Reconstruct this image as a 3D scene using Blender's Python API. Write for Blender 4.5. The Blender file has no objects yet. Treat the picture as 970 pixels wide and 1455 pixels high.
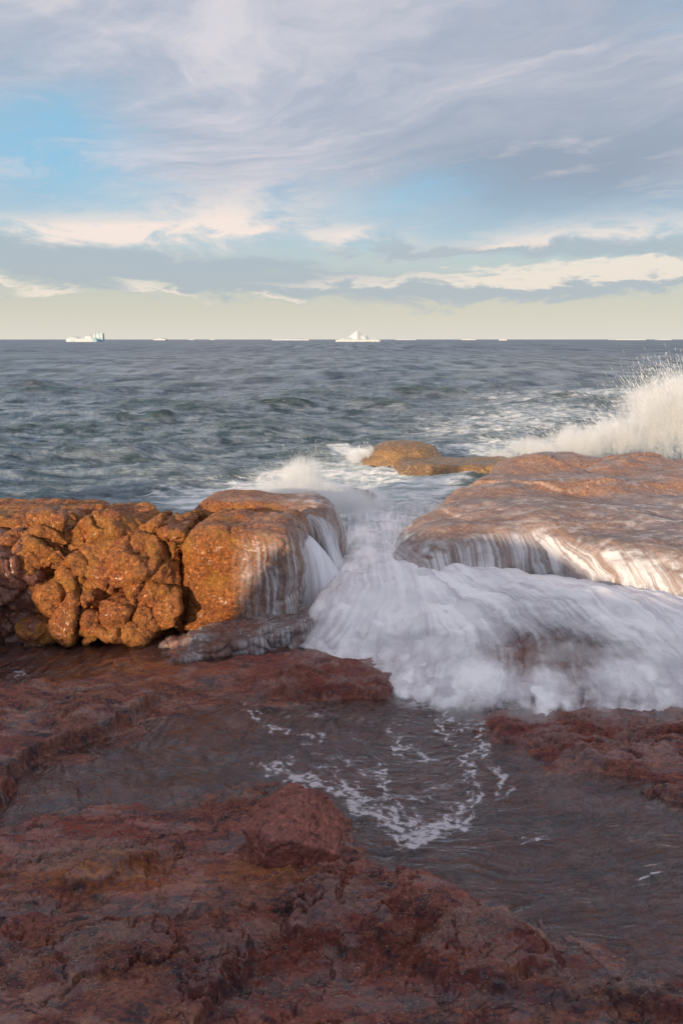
import bpy, math, random
import numpy as np
from mathutils import Vector
R = math.radians
random.seed(7); rng = np.random.default_rng(11)
scene = bpy.context.scene
COL = scene.collection

# ------------------------------------------------------------------ camera
CAM_Z = 2.4
PITCH = 14.2
cam_d = bpy.data.cameras.new("camera"); cam = bpy.data.objects.new("camera", cam_d); COL.objects.link(cam)
cam.location = (0, 0, CAM_Z); cam.rotation_euler = (R(90 - PITCH), 0, 0)
cam_d.sensor_fit = 'HORIZONTAL'; cam_d.sensor_width = 24; cam_d.lens = 24
cam_d.clip_start = 0.05; cam_d.clip_end = 80000
scene.camera = cam

# ------------------------------------------------------------------ render look
scene.view_settings.view_transform = 'Standard'; scene.view_settings.look = 'None'
scene.view_settings.gamma = 1.0; scene.view_settings.exposure = 0.0
scene.render.engine = 'CYCLES'
cy = scene.cycles
cy.use_denoising = True
cy.max_bounces = 7; cy.diffuse_bounces = 3; cy.glossy_bounces = 3; cy.transparent_max_bounces = 16
cy.volume_bounces = 4; cy.caustics_reflective = False; cy.caustics_refractive = False
cy.sample_clamp_indirect = 6; cy.volume_step_rate = 1.0; cy.volume_max_steps = 256

# ------------------------------------------------------------------ helpers: picture <-> place
_c, _s = math.cos(R(PITCH)), math.sin(R(PITCH)); F = 970.0
def ray(px, py):
    d = (px - 485) / F; v = (727.5 - py) / F
    return np.array([d, _c + v * _s, -_s + v * _c])
def at_z(px, py, z):
    r = ray(px, py); k = (z - CAM_Z) / r[2]; return np.array([r[0] * k, r[1] * k, z])
def at_y(px, py, Y):
    r = ray(px, py); k = Y / r[1]; return np.array([r[0] * k, Y, CAM_Z + r[2] * k])
def proj(X, Y, Z=0.0):
    z = Z - CAM_Z
    f = Y * _c - z * _s; u = Y * _s + z * _c
    f = np.maximum(f, 0.05)
    return 485 + F * X / f, 727.5 - F * u / f
def azel(px, py):
    r = ray(px, py); return math.degrees(math.atan2(r[0], r[1])), math.degrees(math.atan2(r[2], math.hypot(r[0], r[1])))

# ------------------------------------------------------------------ node helper
class NT:
    def __init__(s, tree): s.t = tree; s.n = tree.nodes; s.l = tree.links; s.n.clear()
    def new(s, kind, **kw):
        nd = s.n.new(kind)
        for k, v in kw.items(): setattr(nd, k, v)
        return nd
    def put(s, sock, v):
        if v is None: return
        if isinstance(v, bpy.types.NodeSocket): s.l.new(v, sock)
        elif isinstance(v, bpy.types.Node): s.l.new(v.outputs[0], sock)
        else:
            if sock.type == 'RGBA' and isinstance(v, (tuple, list)) and len(v) == 3: v = (*v, 1)
            sock.default_value = v
    def m(s, op, a, b=None, c=None, clamp=False):
        nd = s.new('ShaderNodeMath', operation=op, use_clamp=clamp)
        s.put(nd.inputs[0], a); s.put(nd.inputs[1], b); s.put(nd.inputs[2], c); return nd.outputs[0]
    def vm(s, op, a, b=None):
        nd = s.new('ShaderNodeVectorMath', operation=op)
        s.put(nd.inputs[0], a)
        if op == 'SCALE': s.put(nd.inputs['Scale'], b)
        else: s.put(nd.inputs[1], b)
        return nd.outputs[0]
    def mix(s, f, a, b, blend='MIX'):
        nd = s.new('ShaderNodeMix', data_type='RGBA', blend_type=blend, clamp_factor=True)
        s.put(nd.inputs['Factor'], f); s.put(nd.inputs[6], a); s.put(nd.inputs[7], b); return nd.outputs[2]
    def ss(s, x, a, b, o0=0.0, o1=1.0):
        nd = s.new('ShaderNodeMapRange', interpolation_type='SMOOTHSTEP')
        s.put(nd.inputs[0], x)
        for i, v in zip((1, 2, 3, 4), (a, b, o0, o1)): s.put(nd.inputs[i], v)
        return nd.outputs[0]
    def noise(s, vec, scale, detail=4, rough=.55, dist=0.0, ntype=None):
        nd = s.new('ShaderNodeTexNoise')
        if ntype: nd.noise_type = ntype
        s.put(nd.inputs['Vector'], vec); nd.inputs['Scale'].default_value = scale
        nd.inputs['Detail'].default_value = detail; nd.inputs['Roughness'].default_value = rough
        nd.inputs['Distortion'].default_value = dist; return nd.outputs[0]
    def vor(s, vec, scale, feature='F1', rnd=1.0):
        nd = s.new('ShaderNodeTexVoronoi', feature=feature); s.put(nd.inputs['Vector'], vec)
        nd.inputs['Scale'].default_value = scale; nd.inputs['Randomness'].default_value = rnd; return nd.outputs
    def map(s, vec, sc=(1, 1, 1), loc=(0, 0, 0), rot=(0, 0, 0)):
        nd = s.new('ShaderNodeMapping'); s.put(nd.inputs[0], vec)
        nd.inputs['Location'].default_value = loc; nd.inputs['Rotation'].default_value = rot; nd.inputs['Scale'].default_value = sc
        return nd.outputs[0]
    def comb(s, x, y, z):
        nd = s.new('ShaderNodeCombineXYZ'); s.put(nd.inputs[0], x); s.put(nd.inputs[1], y); s.put(nd.inputs[2], z); return nd.outputs[0]
    def sep(s, v):
        nd = s.new('ShaderNodeSeparateXYZ'); s.put(nd.inputs[0], v); return nd.outputs
    def attr(s, name): return s.new('ShaderNodeAttribute', attribute_name=name).outputs['Fac']
    def pos(s): return s.new('ShaderNodeNewGeometry').outputs['Position']
    def nrm(s): return s.new('ShaderNodeNewGeometry').outputs['Normal']
    def bump(s, h, strength, dist, nrm=None):
        nd = s.new('ShaderNodeBump'); s.put(nd.inputs['Height'], h)
        nd.inputs['Strength'].default_value = strength; nd.inputs['Distance'].default_value = dist
        if nrm: s.put(nd.inputs['Normal'], nrm)
        return nd.outputs[0]
    def bsdf(s, color, rough, normal=None, spec=.5, metal=0, coat=0, coatr=.1):
        nd = s.new('ShaderNodeBsdfPrincipled'); s.put(nd.inputs['Base Color'], color); s.put(nd.inputs['Roughness'], rough)
        s.put(nd.inputs['Specular IOR Level'], spec); s.put(nd.inputs['Coat Weight'], coat); nd.inputs['Coat Roughness'].default_value = coatr
        if normal: s.put(nd.inputs['Normal'], normal)
        return nd
    def mixs(s, f, a, b):
        nd = s.new('ShaderNodeMixShader'); s.put(nd.inputs[0], f)
        s.l.new(a.outputs[0] if isinstance(a, bpy.types.Node) else a, nd.inputs[1]); s.l.new(b.outputs[0] if isinstance(b, bpy.types.Node) else b, nd.inputs[2]); return nd
def new_mat(name):
    mt = bpy.data.materials.new(name); mt.use_nodes = True; n = NT(mt.node_tree)
    out = n.new('ShaderNodeOutputMaterial'); return mt, n, out

# ------------------------------------------------------------------ world: sky with clouds
SUN_EL, SUN_AZ = 9.5, 213.0        # azimuth clockwise from +Y (the view direction)
world = bpy.data.worlds.new("World"); scene.world = world; world.use_nodes = True
w = NT(world.node_tree)
wo = w.new('ShaderNodeOutputWorld'); bg = w.new('ShaderNodeBackground'); w.l.new(bg.outputs[0], wo.inputs[0])
sky = w.new('ShaderNodeTexSky', sky_type='NISHITA', sun_disc=False)
sky.sun_elevation = R(SUN_EL); sky.sun_rotation = R(SUN_AZ); sky.altitude = 0; sky.air_density = 1.0; sky.dust_density = 1.2; sky.ozone_density = 1.3
D = w.new('ShaderNodeTexCoord').outputs['Generated']
D = w.vm('NORMALIZE', D)
dx, dy, dz = w.sep(D)
el = w.m('MULTIPLY', w.m('ARCSINE', dz), 57.2958)
az = w.m('MULTIPLY', w.m('ARCTAN2', dx, dy), 57.2958)
zz = w.m('ADD', w.m('MAXIMUM', dz, 0.0), 0.10)
P = w.comb(w.m('DIVIDE', dx, zz), w.m('DIVIDE', dy, zz), 0)
# every colour below is a radiance x10 (the Background strength is 0.1)
def k(c): return tuple(10 * v for v in c)
base = w.mix(w.ss(el, 1, 13), k((.68, .66, .56)), k((.32, .60, .82)))
base = w.mix(w.ss(el, 12, 30), base, k((.24, .38, .60)))
base = w.mix(.85, sky.outputs[0], base)                        # thin high veil over the clear sky
warpn = w.new('ShaderNodeTexNoise'); w.put(warpn.inputs['Vector'], P); warpn.inputs['Scale'].default_value = .9; warpn.inputs['Detail'].default_value = 5
warp = w.vm('SCALE', w.vm('SUBTRACT', warpn.outputs['Color'], (.5, .5, .5)), 1.3)
Pw = w.vm('ADD', P, warp)
Pr = w.map(Pw, (1, 1, 1), (0, 0, 0), (0, 0, R(32)))
n1 = w.noise(w.map(Pr, (.30, 1.2, 1)), 1.0, 8, .56)            # streaked sheets
n2 = w.noise(w.map(Pr, (1.1, 3.4, 1), (3, 5, 1)), 1.0, 9, .62)     # wisps
A = w.comb(w.m('MULTIPLY', az, .1), w.m('MULTIPLY', el, .1), 0)
n3 = w.noise(w.map(A, (.55, 2.6, 1), (7.3, 1.2, 0)), 1.0, 8, .58, .3)
n4 = w.noise(w.map(A, (1.6, 5.0, 1), (1.3, 9.2, 0), (0, 0, R(-9))), 1.0, 8, .62, .4)
wx = w.m('MULTIPLY', w.m('SUBTRACT', n3, .5), 14.0); wy = w.m('MULTIPLY', w.m('SUBTRACT', n4, .5), 5.0)
azw = w.m('ADD', az, wx); elw = w.m('ADD', el, wy)
def blob(px, py, rx, ry, tilt=0.0, soft=1.0):
    a0, e0 = azel(px, py); ra = rx / 970 * 57.3; re = ry / 970 * 57.3
    a = w.m('SUBTRACT', azw, a0); e = w.m('SUBTRACT', elw, e0)
    ct, st = math.cos(R(tilt)), math.sin(R(tilt))
    u = w.m('DIVIDE', w.m('ADD', w.m('MULTIPLY', a, ct), w.m('MULTIPLY', e, st)), ra)
    v = w.m('DIVIDE', w.m('SUBTRACT', w.m('MULTIPLY', e, ct), w.m('MULTIPLY', a, st)), re)
    d2 = w.m('ADD', w.m('MULTIPLY', u, u), w.m('MULTIPLY', v, v))
    return w.m('EXPONENT', w.m('MULTIPLY', d2, -soft))
def total(lst):
    t = lst[0]
    for q in lst[1:]: t = w.m('ADD', t, q)
    return t
# big lilac veil
cov = w.ss(w.m('ADD', w.m('ADD', n1, w.m('MULTIPLY', n2, .35)), w.m('MULTIPLY', total([blob(560, 130, 420, 190, -14), blob(860, 230, 330, 120, -6), blob(170, 120, 260, 70, -8)]), .30)), .55, .92)
cov = w.m('MULTIPLY', cov, w.ss(el, 6, 12))
holes = total([blob(40, 270, 130, 60), blob(560, 290, 130, 34, 4), blob(80, 190, 90, 60)])
cov = w.m('MULTIPLY', cov, w.m('SUBTRACT', 1.0, w.m('MULTIPLY', w.m('MULTIPLY', holes, w.ss(n2, .75, .35, .35, 1.0)), .85), clamp=True), clamp=True)
veilc = w.mix(w.ss(w.m('ADD', n2, w.m('MULTIPLY', n3, .6)), .55, 1.1), k((.40, .45, .55)), k((.74, .70, .75)))
veilc = w.mix(w.m('MULTIPLY', total([blob(900, 230, 330, 150, -8), blob(700, 260, 200, 50)]), .65, clamp=True), veilc, k((.32, .37, .46)))
over = w.ss(el, 20, 40)                                        # unseen veil higher up, closed and brightened to add light on the foam
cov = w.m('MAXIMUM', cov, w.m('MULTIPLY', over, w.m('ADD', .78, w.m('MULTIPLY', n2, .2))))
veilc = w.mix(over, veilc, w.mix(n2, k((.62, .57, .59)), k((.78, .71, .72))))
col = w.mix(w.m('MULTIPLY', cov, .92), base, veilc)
# light wisps
wis = w.m('MULTIPLY', w.ss(w.m('ADD', n2, w.m('MULTIPLY', n4, .5)), .78, 1.02), w.ss(el, 5, 9))
col = w.mix(w.m('MULTIPLY', wis, .38), col, k((.74, .69, .70)))
cream = total([blob(120, 322, 210, 15, 2), blob(300, 300, 150, 34, 6), blob(480, 333, 60, 13), blob(840, 330, 190, 13, 3)])
col = w.mix(w.m('MULTIPLY', w.m('MULTIPLY', cream, w.ss(n4, .30, .62)), .9, clamp=True), col, k((.92, .80, .73)))
# low grey banks with cream rims
bank = total([blob(150, 368, 330, 20, -3), blob(400, 405, 330, 20, -2), blob(880, 355, 190, 15, 1), blob(850, 405, 260, 13, 4), blob(640, 352, 160, 8, 0)])
bankm = w.ss(w.m('ADD', bank, w.m('MULTIPLY', w.m('SUBTRACT', n4, .5), 1.2)), .12, .95)
col = w.mix(w.m('MULTIPLY', bankm, .78), col, k((.42, .49, .55)))
rim = total([blob(700, 392, 280, 9, 1), blob(920, 380, 110, 10, 4), blob(240, 415, 50, 6, -8), blob(95, 410, 36, 7), blob(400, 424, 40, 4), blob(720, 344, 60, 6), blob(15, 397, 40, 4)])
rimm = w.ss(w.m('ADD', rim, w.m('MULTIPLY', w.m('SUBTRACT', n4, .5), 1.4)), .25, 1.1)
col = w.mix(w.m('MULTIPLY', rimm, .8), col, k((.92, .81, .70)))
# horizon air, faint streaks; below the horizon a plain dark blue
hz = w.m('MULTIPLY', w.ss(el, 3.6, -.6), w.m('ADD', .75, w.m('MULTIPLY', n3, .3)))
col = w.mix(hz, col, k((.75, .71, .63)))
col = w.mix(w.ss(el, 0, -3), col, k((.12, .15, .19)))
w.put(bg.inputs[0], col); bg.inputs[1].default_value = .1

# ------------------------------------------------------------------ sun
sd = bpy.data.lights.new("sun", 'SUN'); sun = bpy.data.objects.new("sun", sd); COL.objects.link(sun)
sd.energy = 5.0; sd.angle = R(.5); sd.color = (1.0, .79, .54)
sdir = Vector((math.sin(R(SUN_AZ)) * math.cos(R(SUN_EL)), math.cos(R(SUN_AZ)) * math.cos(R(SUN_EL)), math.sin(R(SUN_EL))))
sun.rotation_euler = sdir.to_track_quat('Z', 'Y').to_euler(); sun.location = (-8, -14, 12)

# ------------------------------------------------------------------ numpy noise
_g = rng.normal(size=(4096, 3)).astype(np.float32); _g /= np.linalg.norm(_g, axis=1)[:, None]
_p = rng.permutation(4096).astype(np.int32)
def _h(i, j, k_): return _p[(_p[(_p[i & 4095] + j) & 4095] + k_) & 4095]
def perlin(x, y, z):
    x = np.asarray(x, np.float32); y = np.asarray(y, np.float32) + np.zeros_like(x); z = np.asarray(z, np.float32) + np.zeros_like(x)
    i = np.floor(x).astype(np.int32); j = np.floor(y).astype(np.int32); l = np.floor(z).astype(np.int32)
    x = x - i; y = y - j; z = z - l
    u = x * x * x * (x * (x * 6 - 15) + 10); v = y * y * y * (y * (y * 6 - 15) + 10); q = z * z * z * (z * (z * 6 - 15) + 10)
    r = 0
    for a in (0, 1):
        wa = u if a else 1 - u
        for b in (0, 1):
            wb = wa * (v if b else 1 - v)
            for c in (0, 1):
                g = _g[_h(i + a, j + b, l + c)]
                r = r + wb * (q if c else 1 - q) * (g[..., 0] * (x - a) + g[..., 1] * (y - b) + g[..., 2] * (z - c))
    return r * 1.5
def fbm(x, y, z, oct=4, gain=.5, lac=2.03, ridged=False):
    t = 0; a = 1.0
    for o in range(oct):
        n = perlin(x + o * 17.3, y + o * 5.1, z - o * 9.7)
        if ridged: n = 1 - 2 * np.abs(n)
        t = t + a * n; a *= gain; x = x * lac; y = y * lac; z = z * lac
    return t
def sstep(x, a, b):
    t = np.clip((x - a) / (b - a), 0, 1); return t * t * (3 - 2 * t)
def poly_sd(X, Y, P):          # signed distance to polygon, negative inside
    d = np.full(X.shape, 1e9, np.float32); inside = np.zeros(X.shape, bool); n = len(P)
    for i in range(n):
        ax, ay = P[i]; bx, by = P[(i + 1) % n]; ex, ey = bx - ax, by - ay
        t = np.clip(((X - ax) * ex + (Y - ay) * ey) / (ex * ex + ey * ey + 1e-12), 0, 1)
        d = np.minimum(d, (X - ax - t * ex) ** 2 + (Y - ay - t * ey) ** 2)
        c = ((ay > Y) != (by > Y)) & (X < (bx - ax) * (Y - ay) / (by - ay + 1e-12) + ax)
        inside ^= c
    d = np.sqrt(d); return np.where(inside, -d, d)
def line_d(X, Y, P):
    d = np.full(X.shape, 1e9, np.float32)
    for (ax, ay), (bx, by) in zip(P[:-1], P[1:]):
        ex, ey = bx - ax, by - ay
        t = np.clip(((X - ax) * ex + (Y - ay) * ey) / (ex * ex + ey * ey + 1e-12), 0, 1)
        d = np.minimum(d, (X - ax - t * ex) ** 2 + (Y - ay - t * ey) ** 2)
    return np.sqrt(d)

def facets(X, Y, Z=None):      # Voronoi blocks: random tilt of each block, and distance to its joint
    c3 = Z is not None; X = np.asarray(X, np.float32); Y = np.asarray(Y, np.float32); Z = np.asarray(Z, np.float32) if c3 else np.zeros_like(X)
    i, j, l = np.floor(X).astype(np.int32), np.floor(Y).astype(np.int32), np.floor(Z).astype(np.int32)
    f1 = np.full(X.shape, 9, np.float32); f2 = f1.copy(); tl = np.zeros_like(X)
    for a in (-1, 0, 1):
        for b in (-1, 0, 1):
            for c in ((-1, 0, 1) if c3 else (0,)):
                h = _h(i + a, j + b, l + c); g = _g[h]; g2 = _g[(h * 7 + 13) & 4095]
                dx_ = i + a + .5 + .42 * g[..., 0] - X; dy_ = j + b + .5 + .42 * g[..., 1] - Y
                dz_ = (l + c + .5 + .42 * g[..., 2] - Z) if c3 else 0 * X
                d = np.sqrt(dx_ * dx_ + dy_ * dy_ + dz_ * dz_); t = g2[..., 0] * dx_ + g2[..., 1] * dy_ + g2[..., 2] * dz_ + .4 * g2[..., 2]
                n = d < f1; f2 = np.where(n, f1, np.minimum(f2, d)); tl = np.where(n, t, tl); f1 = np.where(n, d, f1)
    return tl, f2 - f1
# ------------------------------------------------------------------ mesh building
def make_obj(name, V, Fc, mat, label=None, cat=None, group=None, kind=None, parent=None, attrs=None, uv=None, smooth=True):
    V = np.asarray(V, np.float32); Fc = np.asarray(Fc, np.int32)
    me = bpy.data.meshes.new(name); nf, k_ = Fc.shape
    me.vertices.add(len(V)); me.vertices.foreach_set('co', V.ravel())
    me.loops.add(nf * k_); me.loops.foreach_set('vertex_index', Fc.ravel())
    me.polygons.add(nf); me.polygons.foreach_set('loop_start', np.arange(0, nf * k_, k_, dtype=np.int32))
    me.update(calc_edges=True); me.validate()
    me.polygons.foreach_set('use_smooth', np.full(nf, smooth, bool))
    for a, v in (attrs or {}).items():
        at = me.attributes.new(a, 'FLOAT', 'POINT'); at.data.foreach_set('value', np.asarray(v, np.float32).ravel())
    if uv is not None:
        u = me.uv_layers.new(name='flow'); u.data.foreach_set('uv', np.asarray(uv, np.float32)[Fc.ravel()].ravel())
    me.materials.append(mat)
    o = bpy.data.objects.new(name, me); COL.objects.link(o)
    if parent: o.parent = parent
    if label: o['label'] = label
    if cat: o['category'] = cat
    if group: o['group'] = group
    if kind: o['kind'] = kind
    return o
def grid_faces(nr, nc):
    i = np.arange(nr * nc, dtype=np.int32).reshape(nr, nc)
    return np.stack([i[:-1, :-1], i[:-1, 1:], i[1:, 1:], i[1:, :-1]], -1).reshape(-1, 4)
def recentre(o):
    me = o.data; n = len(me.vertices); a = np.empty(n * 3, np.float32); me.vertices.foreach_get('co', a); a = a.reshape(-1, 3)
    c = np.array([(a[:, 0].min() + a[:, 0].max()) / 2, (a[:, 1].min() + a[:, 1].max()) / 2, a[:, 2].min()]); a -= c
    me.vertices.foreach_set('co', a.ravel().astype(np.float32)); o.location = c.tolist(); me.update(); return o

def surface_net(f, org, h):
    nx, ny, nz = f.shape; ins = f < 0
    C = lambda a, i, j, l: a[i:nx - 1 + i, j:ny - 1 + j, l:nz - 1 + l]
    cnt = sum(C(ins, i, j, l).astype(np.int8) for i in (0, 1) for j in (0, 1) for l in (0, 1))
    act = (cnt > 0) & (cnt < 8); idx = np.argwhere(act); ii, jj, kk = idx.T
    s = np.zeros((len(idx), 3)); c = np.zeros(len(idx))
    cor = [(a, b, e) for a in (0, 1) for b in (0, 1) for e in (0, 1)]
    for p in cor:
        for ax in range(3):
            if p[ax]: continue
            q = list(p); q[ax] = 1
            fa = f[ii + p[0], jj + p[1], kk + p[2]]; fb = f[ii + q[0], jj + q[1], kk + q[2]]
            mk = (fa < 0) != (fb < 0); t = np.where(mk, fa / np.where(mk, fa - fb, 1), 0)
            for d in range(3): s[:, d] += np.where(mk, p[d] + (t if d == ax else 0), 0)
            c += mk
    V = (idx + s / c[:, None]) * h + np.asarray(org)
    vid = np.full(act.shape, -1, np.int32); vid[ii, jj, kk] = np.arange(len(idx))
    quads = []
    for ax in range(3):
        sl = [slice(1, -1)] * 3; sl[ax] = slice(0, -1); sl2 = list(sl); sl2[ax] = slice(1, None)
        a, b = ins[tuple(sl)], ins[tuple(sl2)]
        e = np.argwhere(a != b); aa = a[tuple(e.T)]
        off = [1, 1, 1]; off[ax] = 0; e = e + off
        o1, o2 = (ax + 1) % 3, (ax + 2) % 3
        def cell(d1, d2):
            g = e.copy(); g[:, o1] += d1; g[:, o2] += d2; return vid[tuple(g.T)]
        q = np.stack([cell(-1, -1), cell(0, -1), cell(0, 0), cell(-1, 0)], 1)
        q[~aa] = q[~aa][:, ::-1]; quads.append(q)
    Q = np.concatenate(quads); return V, Q[(Q >= 0).all(1)]
def vnormals(V, Q):
    n = np.zeros_like(V); fn = np.cross(V[Q[:, 2]] - V[Q[:, 0]], V[Q[:, 3]] - V[Q[:, 1]])
    for c in range(4): np.add.at(n, Q[:, c], fn)
    return n / (np.linalg.norm(n, axis=1)[:, None] + 1e-12)
def smin(a, b, k_): h = np.clip(.5 + .5 * (b - a) / k_, 0, 1); return b + (a - b) * h - k_ * h * (1 - h)
def ell(X, Y, Z, c, r, rot=0.0):
    x, y, z = X - c[0], Y - c[1], Z - c[2]
    if rot: ca, sa = math.cos(rot), math.sin(rot); x, y = x * ca + y * sa, -x * sa + y * ca
    k0 = np.sqrt((x / r[0]) ** 2 + (y / r[1]) ** 2 + (z / r[2]) ** 2); return (k0 - 1) * min(r)
def rbox(X, Y, Z, c, r, rd, rot=0.0, tilt=(0, 0)):
    x, y, z = X - c[0], Y - c[1], Z - c[2]
    z = z - tilt[0] * x - tilt[1] * y
    if rot: ca, sa = math.cos(rot), math.sin(rot); x, y = x * ca + y * sa, -x * sa + y * ca
    qx, qy, qz = abs(x) - r[0] + rd, abs(y) - r[1] + rd, abs(z) - r[2] + rd
    return np.sqrt(np.maximum(qx, 0) ** 2 + np.maximum(qy, 0) ** 2 + np.maximum(qz, 0) ** 2) + np.minimum(np.maximum(qx, np.maximum(qy, qz)), 0) - rd
def sdf_rock(name, lo, hi, h, fn, mat, label, cat='rock', disp=None, group=None, extra=None):
    xs = [np.arange(a, b + h, h, dtype=np.float32) for a, b in zip(lo, hi)]
    X, Y, Z = np.meshgrid(*xs, indexing='ij'); f = fn(X, Y, Z).astype(np.float32)
    f[0] = f[-1] = 1; f[:, 0] = f[:, -1] = 1; f[:, :, 0] = f[:, :, -1] = 1
    V, Q = surface_net(f, [x[0] for x in xs], h)
    if disp: V = V + vnormals(V, Q) * disp(V[:, 0], V[:, 1], V[:, 2])[:, None]
    o = make_obj(name, V, Q, mat, label, cat, group)
    if extra is not None: extra.append((V, Q))
    return recentre(o)

# ================================================================== MATERIALS
def granite(name, c1, c2, c3, dark, grain=1.0, rough=.5, lichen=0.0, wet=.5, bumpd=.012):
    mt, n, out = new_mat(name); p = n.pos()
    big = n.noise(p, 2.2, 5, .6); med = n.noise(p, 9, 6, .62, .5); fine = n.noise(p, 55 * grain, 5, .7)
    sp = n.vor(p, 95 * grain)[0]; sp2 = n.vor(n.map(p, (1, 1, 1), (3.1, 2, 1)), 48 * grain)[1]
    col = n.mix(n.ss(big, .35, .68), c1, c2); col = n.mix(n.ss(med, .48, .72), col, c3)
    col = n.mix(n.m('MULTIPLY', n.ss(fine, .50, .64), .55), col, dark)
    spc = n.sep(sp2)[0]
    col = n.mix(n.m('MULTIPLY', n.ss(spc, .82, .9), .45), col, tuple(min(1, v * 1.7) for v in c2))
    col = n.mix(n.m('MULTIPLY', n.ss(spc, .16, .08), .6), col, tuple(v * .3 for v in c1))
    if lichen:
        lm = n.ss(n.m('ADD', n.noise(p, 5, 6, .65), n.m('MULTIPLY', fine, .3)), .62, .80)
        col = n.mix(n.m('MULTIPLY', lm, lichen), col, (.55, .27, .04))
    pit = n.ss(n.noise(p, 20, 6, .68), .35, .72)
    hgt = n.m('ADD', n.m('ADD', n.m('MULTIPLY', med, 1.2), pit), n.m('ADD', n.m('MULTIPLY', fine, .5), n.m('MULTIPLY', sp, .35)))
    nb = n.bump(hgt, .9, bumpd)
    rg = n.ss(n.noise(p, 4, 4), .35, .65, rough - .12, rough + .18)
    b = n.bsdf(col, rg, nb, .5, coat=n.ss(big, .7, .3, 0, wet), coatr=.22)
    n.l.new(b.outputs[0], out.inputs[0]); return mt
M_gold = granite('golden_granite', (.40, .118, .030), (.53, .195, .045), (.24, .075, .03), (.06, .028, .02), rough=.55, lichen=.45, wet=.2, bumpd=.026)
M_pink = granite('pink_granite', (.31, .145, .08), (.38, .20, .125), (.24, .12, .085), (.11, .06, .048), rough=.4, lichen=.12, wet=.6, bumpd=.005)
M_tan = granite('tan_granite', (.24, .135, .07), (.32, .20, .10), (.18, .10, .06), (.07, .04, .028), rough=.4, lichen=.25, wet=.6, bumpd=.01)
M_wetdark = granite('wet_dark_granite', (.22, .072, .045), (.28, .11, .06), (.14, .05, .04), (.05, .022, .02), rough=.38, wet=.7, bumpd=.012)
M_red = granite('red_rock', (.24, .07, .05), (.28, .092, .065), (.15, .042, .036), (.06, .024, .02), rough=.55, wet=.2, bumpd=.007)

# foreground bedrock
mt, n, out = new_mat('bedrock'); M_bed = mt
p = n.pos()
q = n.map(p, (1, 2.2, 1), (0, 0, 0), (0, 0, R(14)))
big = n.noise(p, 1.6, 5, .6, .4); st = n.noise(q, 5.5, 7, .65, .8); fine = n.noise(p, 60, 5, .72); md = n.noise(q, 17, 6, .66, .6)
col = n.mix(n.ss(big, .36, .64), (.27, .074, .056), (.235, .094, .060))
col = n.mix(n.ss(st, .44, .62), col, (.16, .048, .050))
col = n.mix(n.m('MULTIPLY', n.ss(md, .50, .68), .75), col, (.37, .135, .065))
col = n.mix(n.m('MULTIPLY', n.ss(fine, .48, .62), .7), col, (.05, .024, .022))
blk_ = n.noise(n.map(q, (1, 1, 1), (9, 4, 2)), 7, 8, .72, .7); col = n.mix(n.m('MULTIPLY', n.ss(blk_, .51, .61), .85), col, (.030, .024, .034))
crev = n.ss(n.noise(q, 26, 5, .6, 1.0, 'RIDGED_MULTIFRACTAL'), 1.1, 1.6); col = n.mix(n.m('MULTIPLY', crev, .0), col, (.05, .02, .02))
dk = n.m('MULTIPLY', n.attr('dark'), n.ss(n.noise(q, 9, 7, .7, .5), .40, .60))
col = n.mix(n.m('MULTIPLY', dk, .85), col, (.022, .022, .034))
col = n.mix(n.m('MULTIPLY', n.attr('orange'), n.ss(md, .35, .6)), col, (.36, .12, .03))
redm = n.attr('red'); col = n.mix(n.m('MULTIPLY', redm, n.ss(n.noise(p, 24, 6, .7), .40, .6)), col, (.22, .045, .03))
vo = n.vor(p, 150); rnd = n.sep(vo[1])[0]
grit = n.m('MULTIPLY', n.m('MULTIPLY', n.ss(rnd, .80, .88), n.ss(vo[0], .42, .28)), n.ss(n.noise(p, 6, 5, .6), .42, .62))
col = n.mix(n.m('MULTIPLY', grit, .75), col, (.42, .34, .27))
ro = n.attr('rough')
subm = n.ss(n.sep(p)[2], .006, -.004); col = n.mix(n.m('MULTIPLY', subm, .22), col, n.mix(.5, col, (.05, .03, .03), 'MULTIPLY'))
hgt = n.m('ADD', n.m('ADD', n.m('MULTIPLY', st, 1.0), n.m('MULTIPLY', md, n.m('ADD', .5, ro))), n.m('ADD', n.m('MULTIPLY', fine, n.m('ADD', .3, n.m('MULTIPLY', ro, .5))), n.m('MULTIPLY', n.noise(p, 140, 3, .6), .2)))
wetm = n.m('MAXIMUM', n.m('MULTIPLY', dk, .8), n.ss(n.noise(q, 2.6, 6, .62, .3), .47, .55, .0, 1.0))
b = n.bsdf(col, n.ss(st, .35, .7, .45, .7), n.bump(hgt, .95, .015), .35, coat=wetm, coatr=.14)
n.put(b.inputs['Coat Normal'], n.bump(n.m('ADD', st, n.m('MULTIPLY', md, .5)), .5, .010))
n.l.new(b.outputs[0], out.inputs[0])

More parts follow.
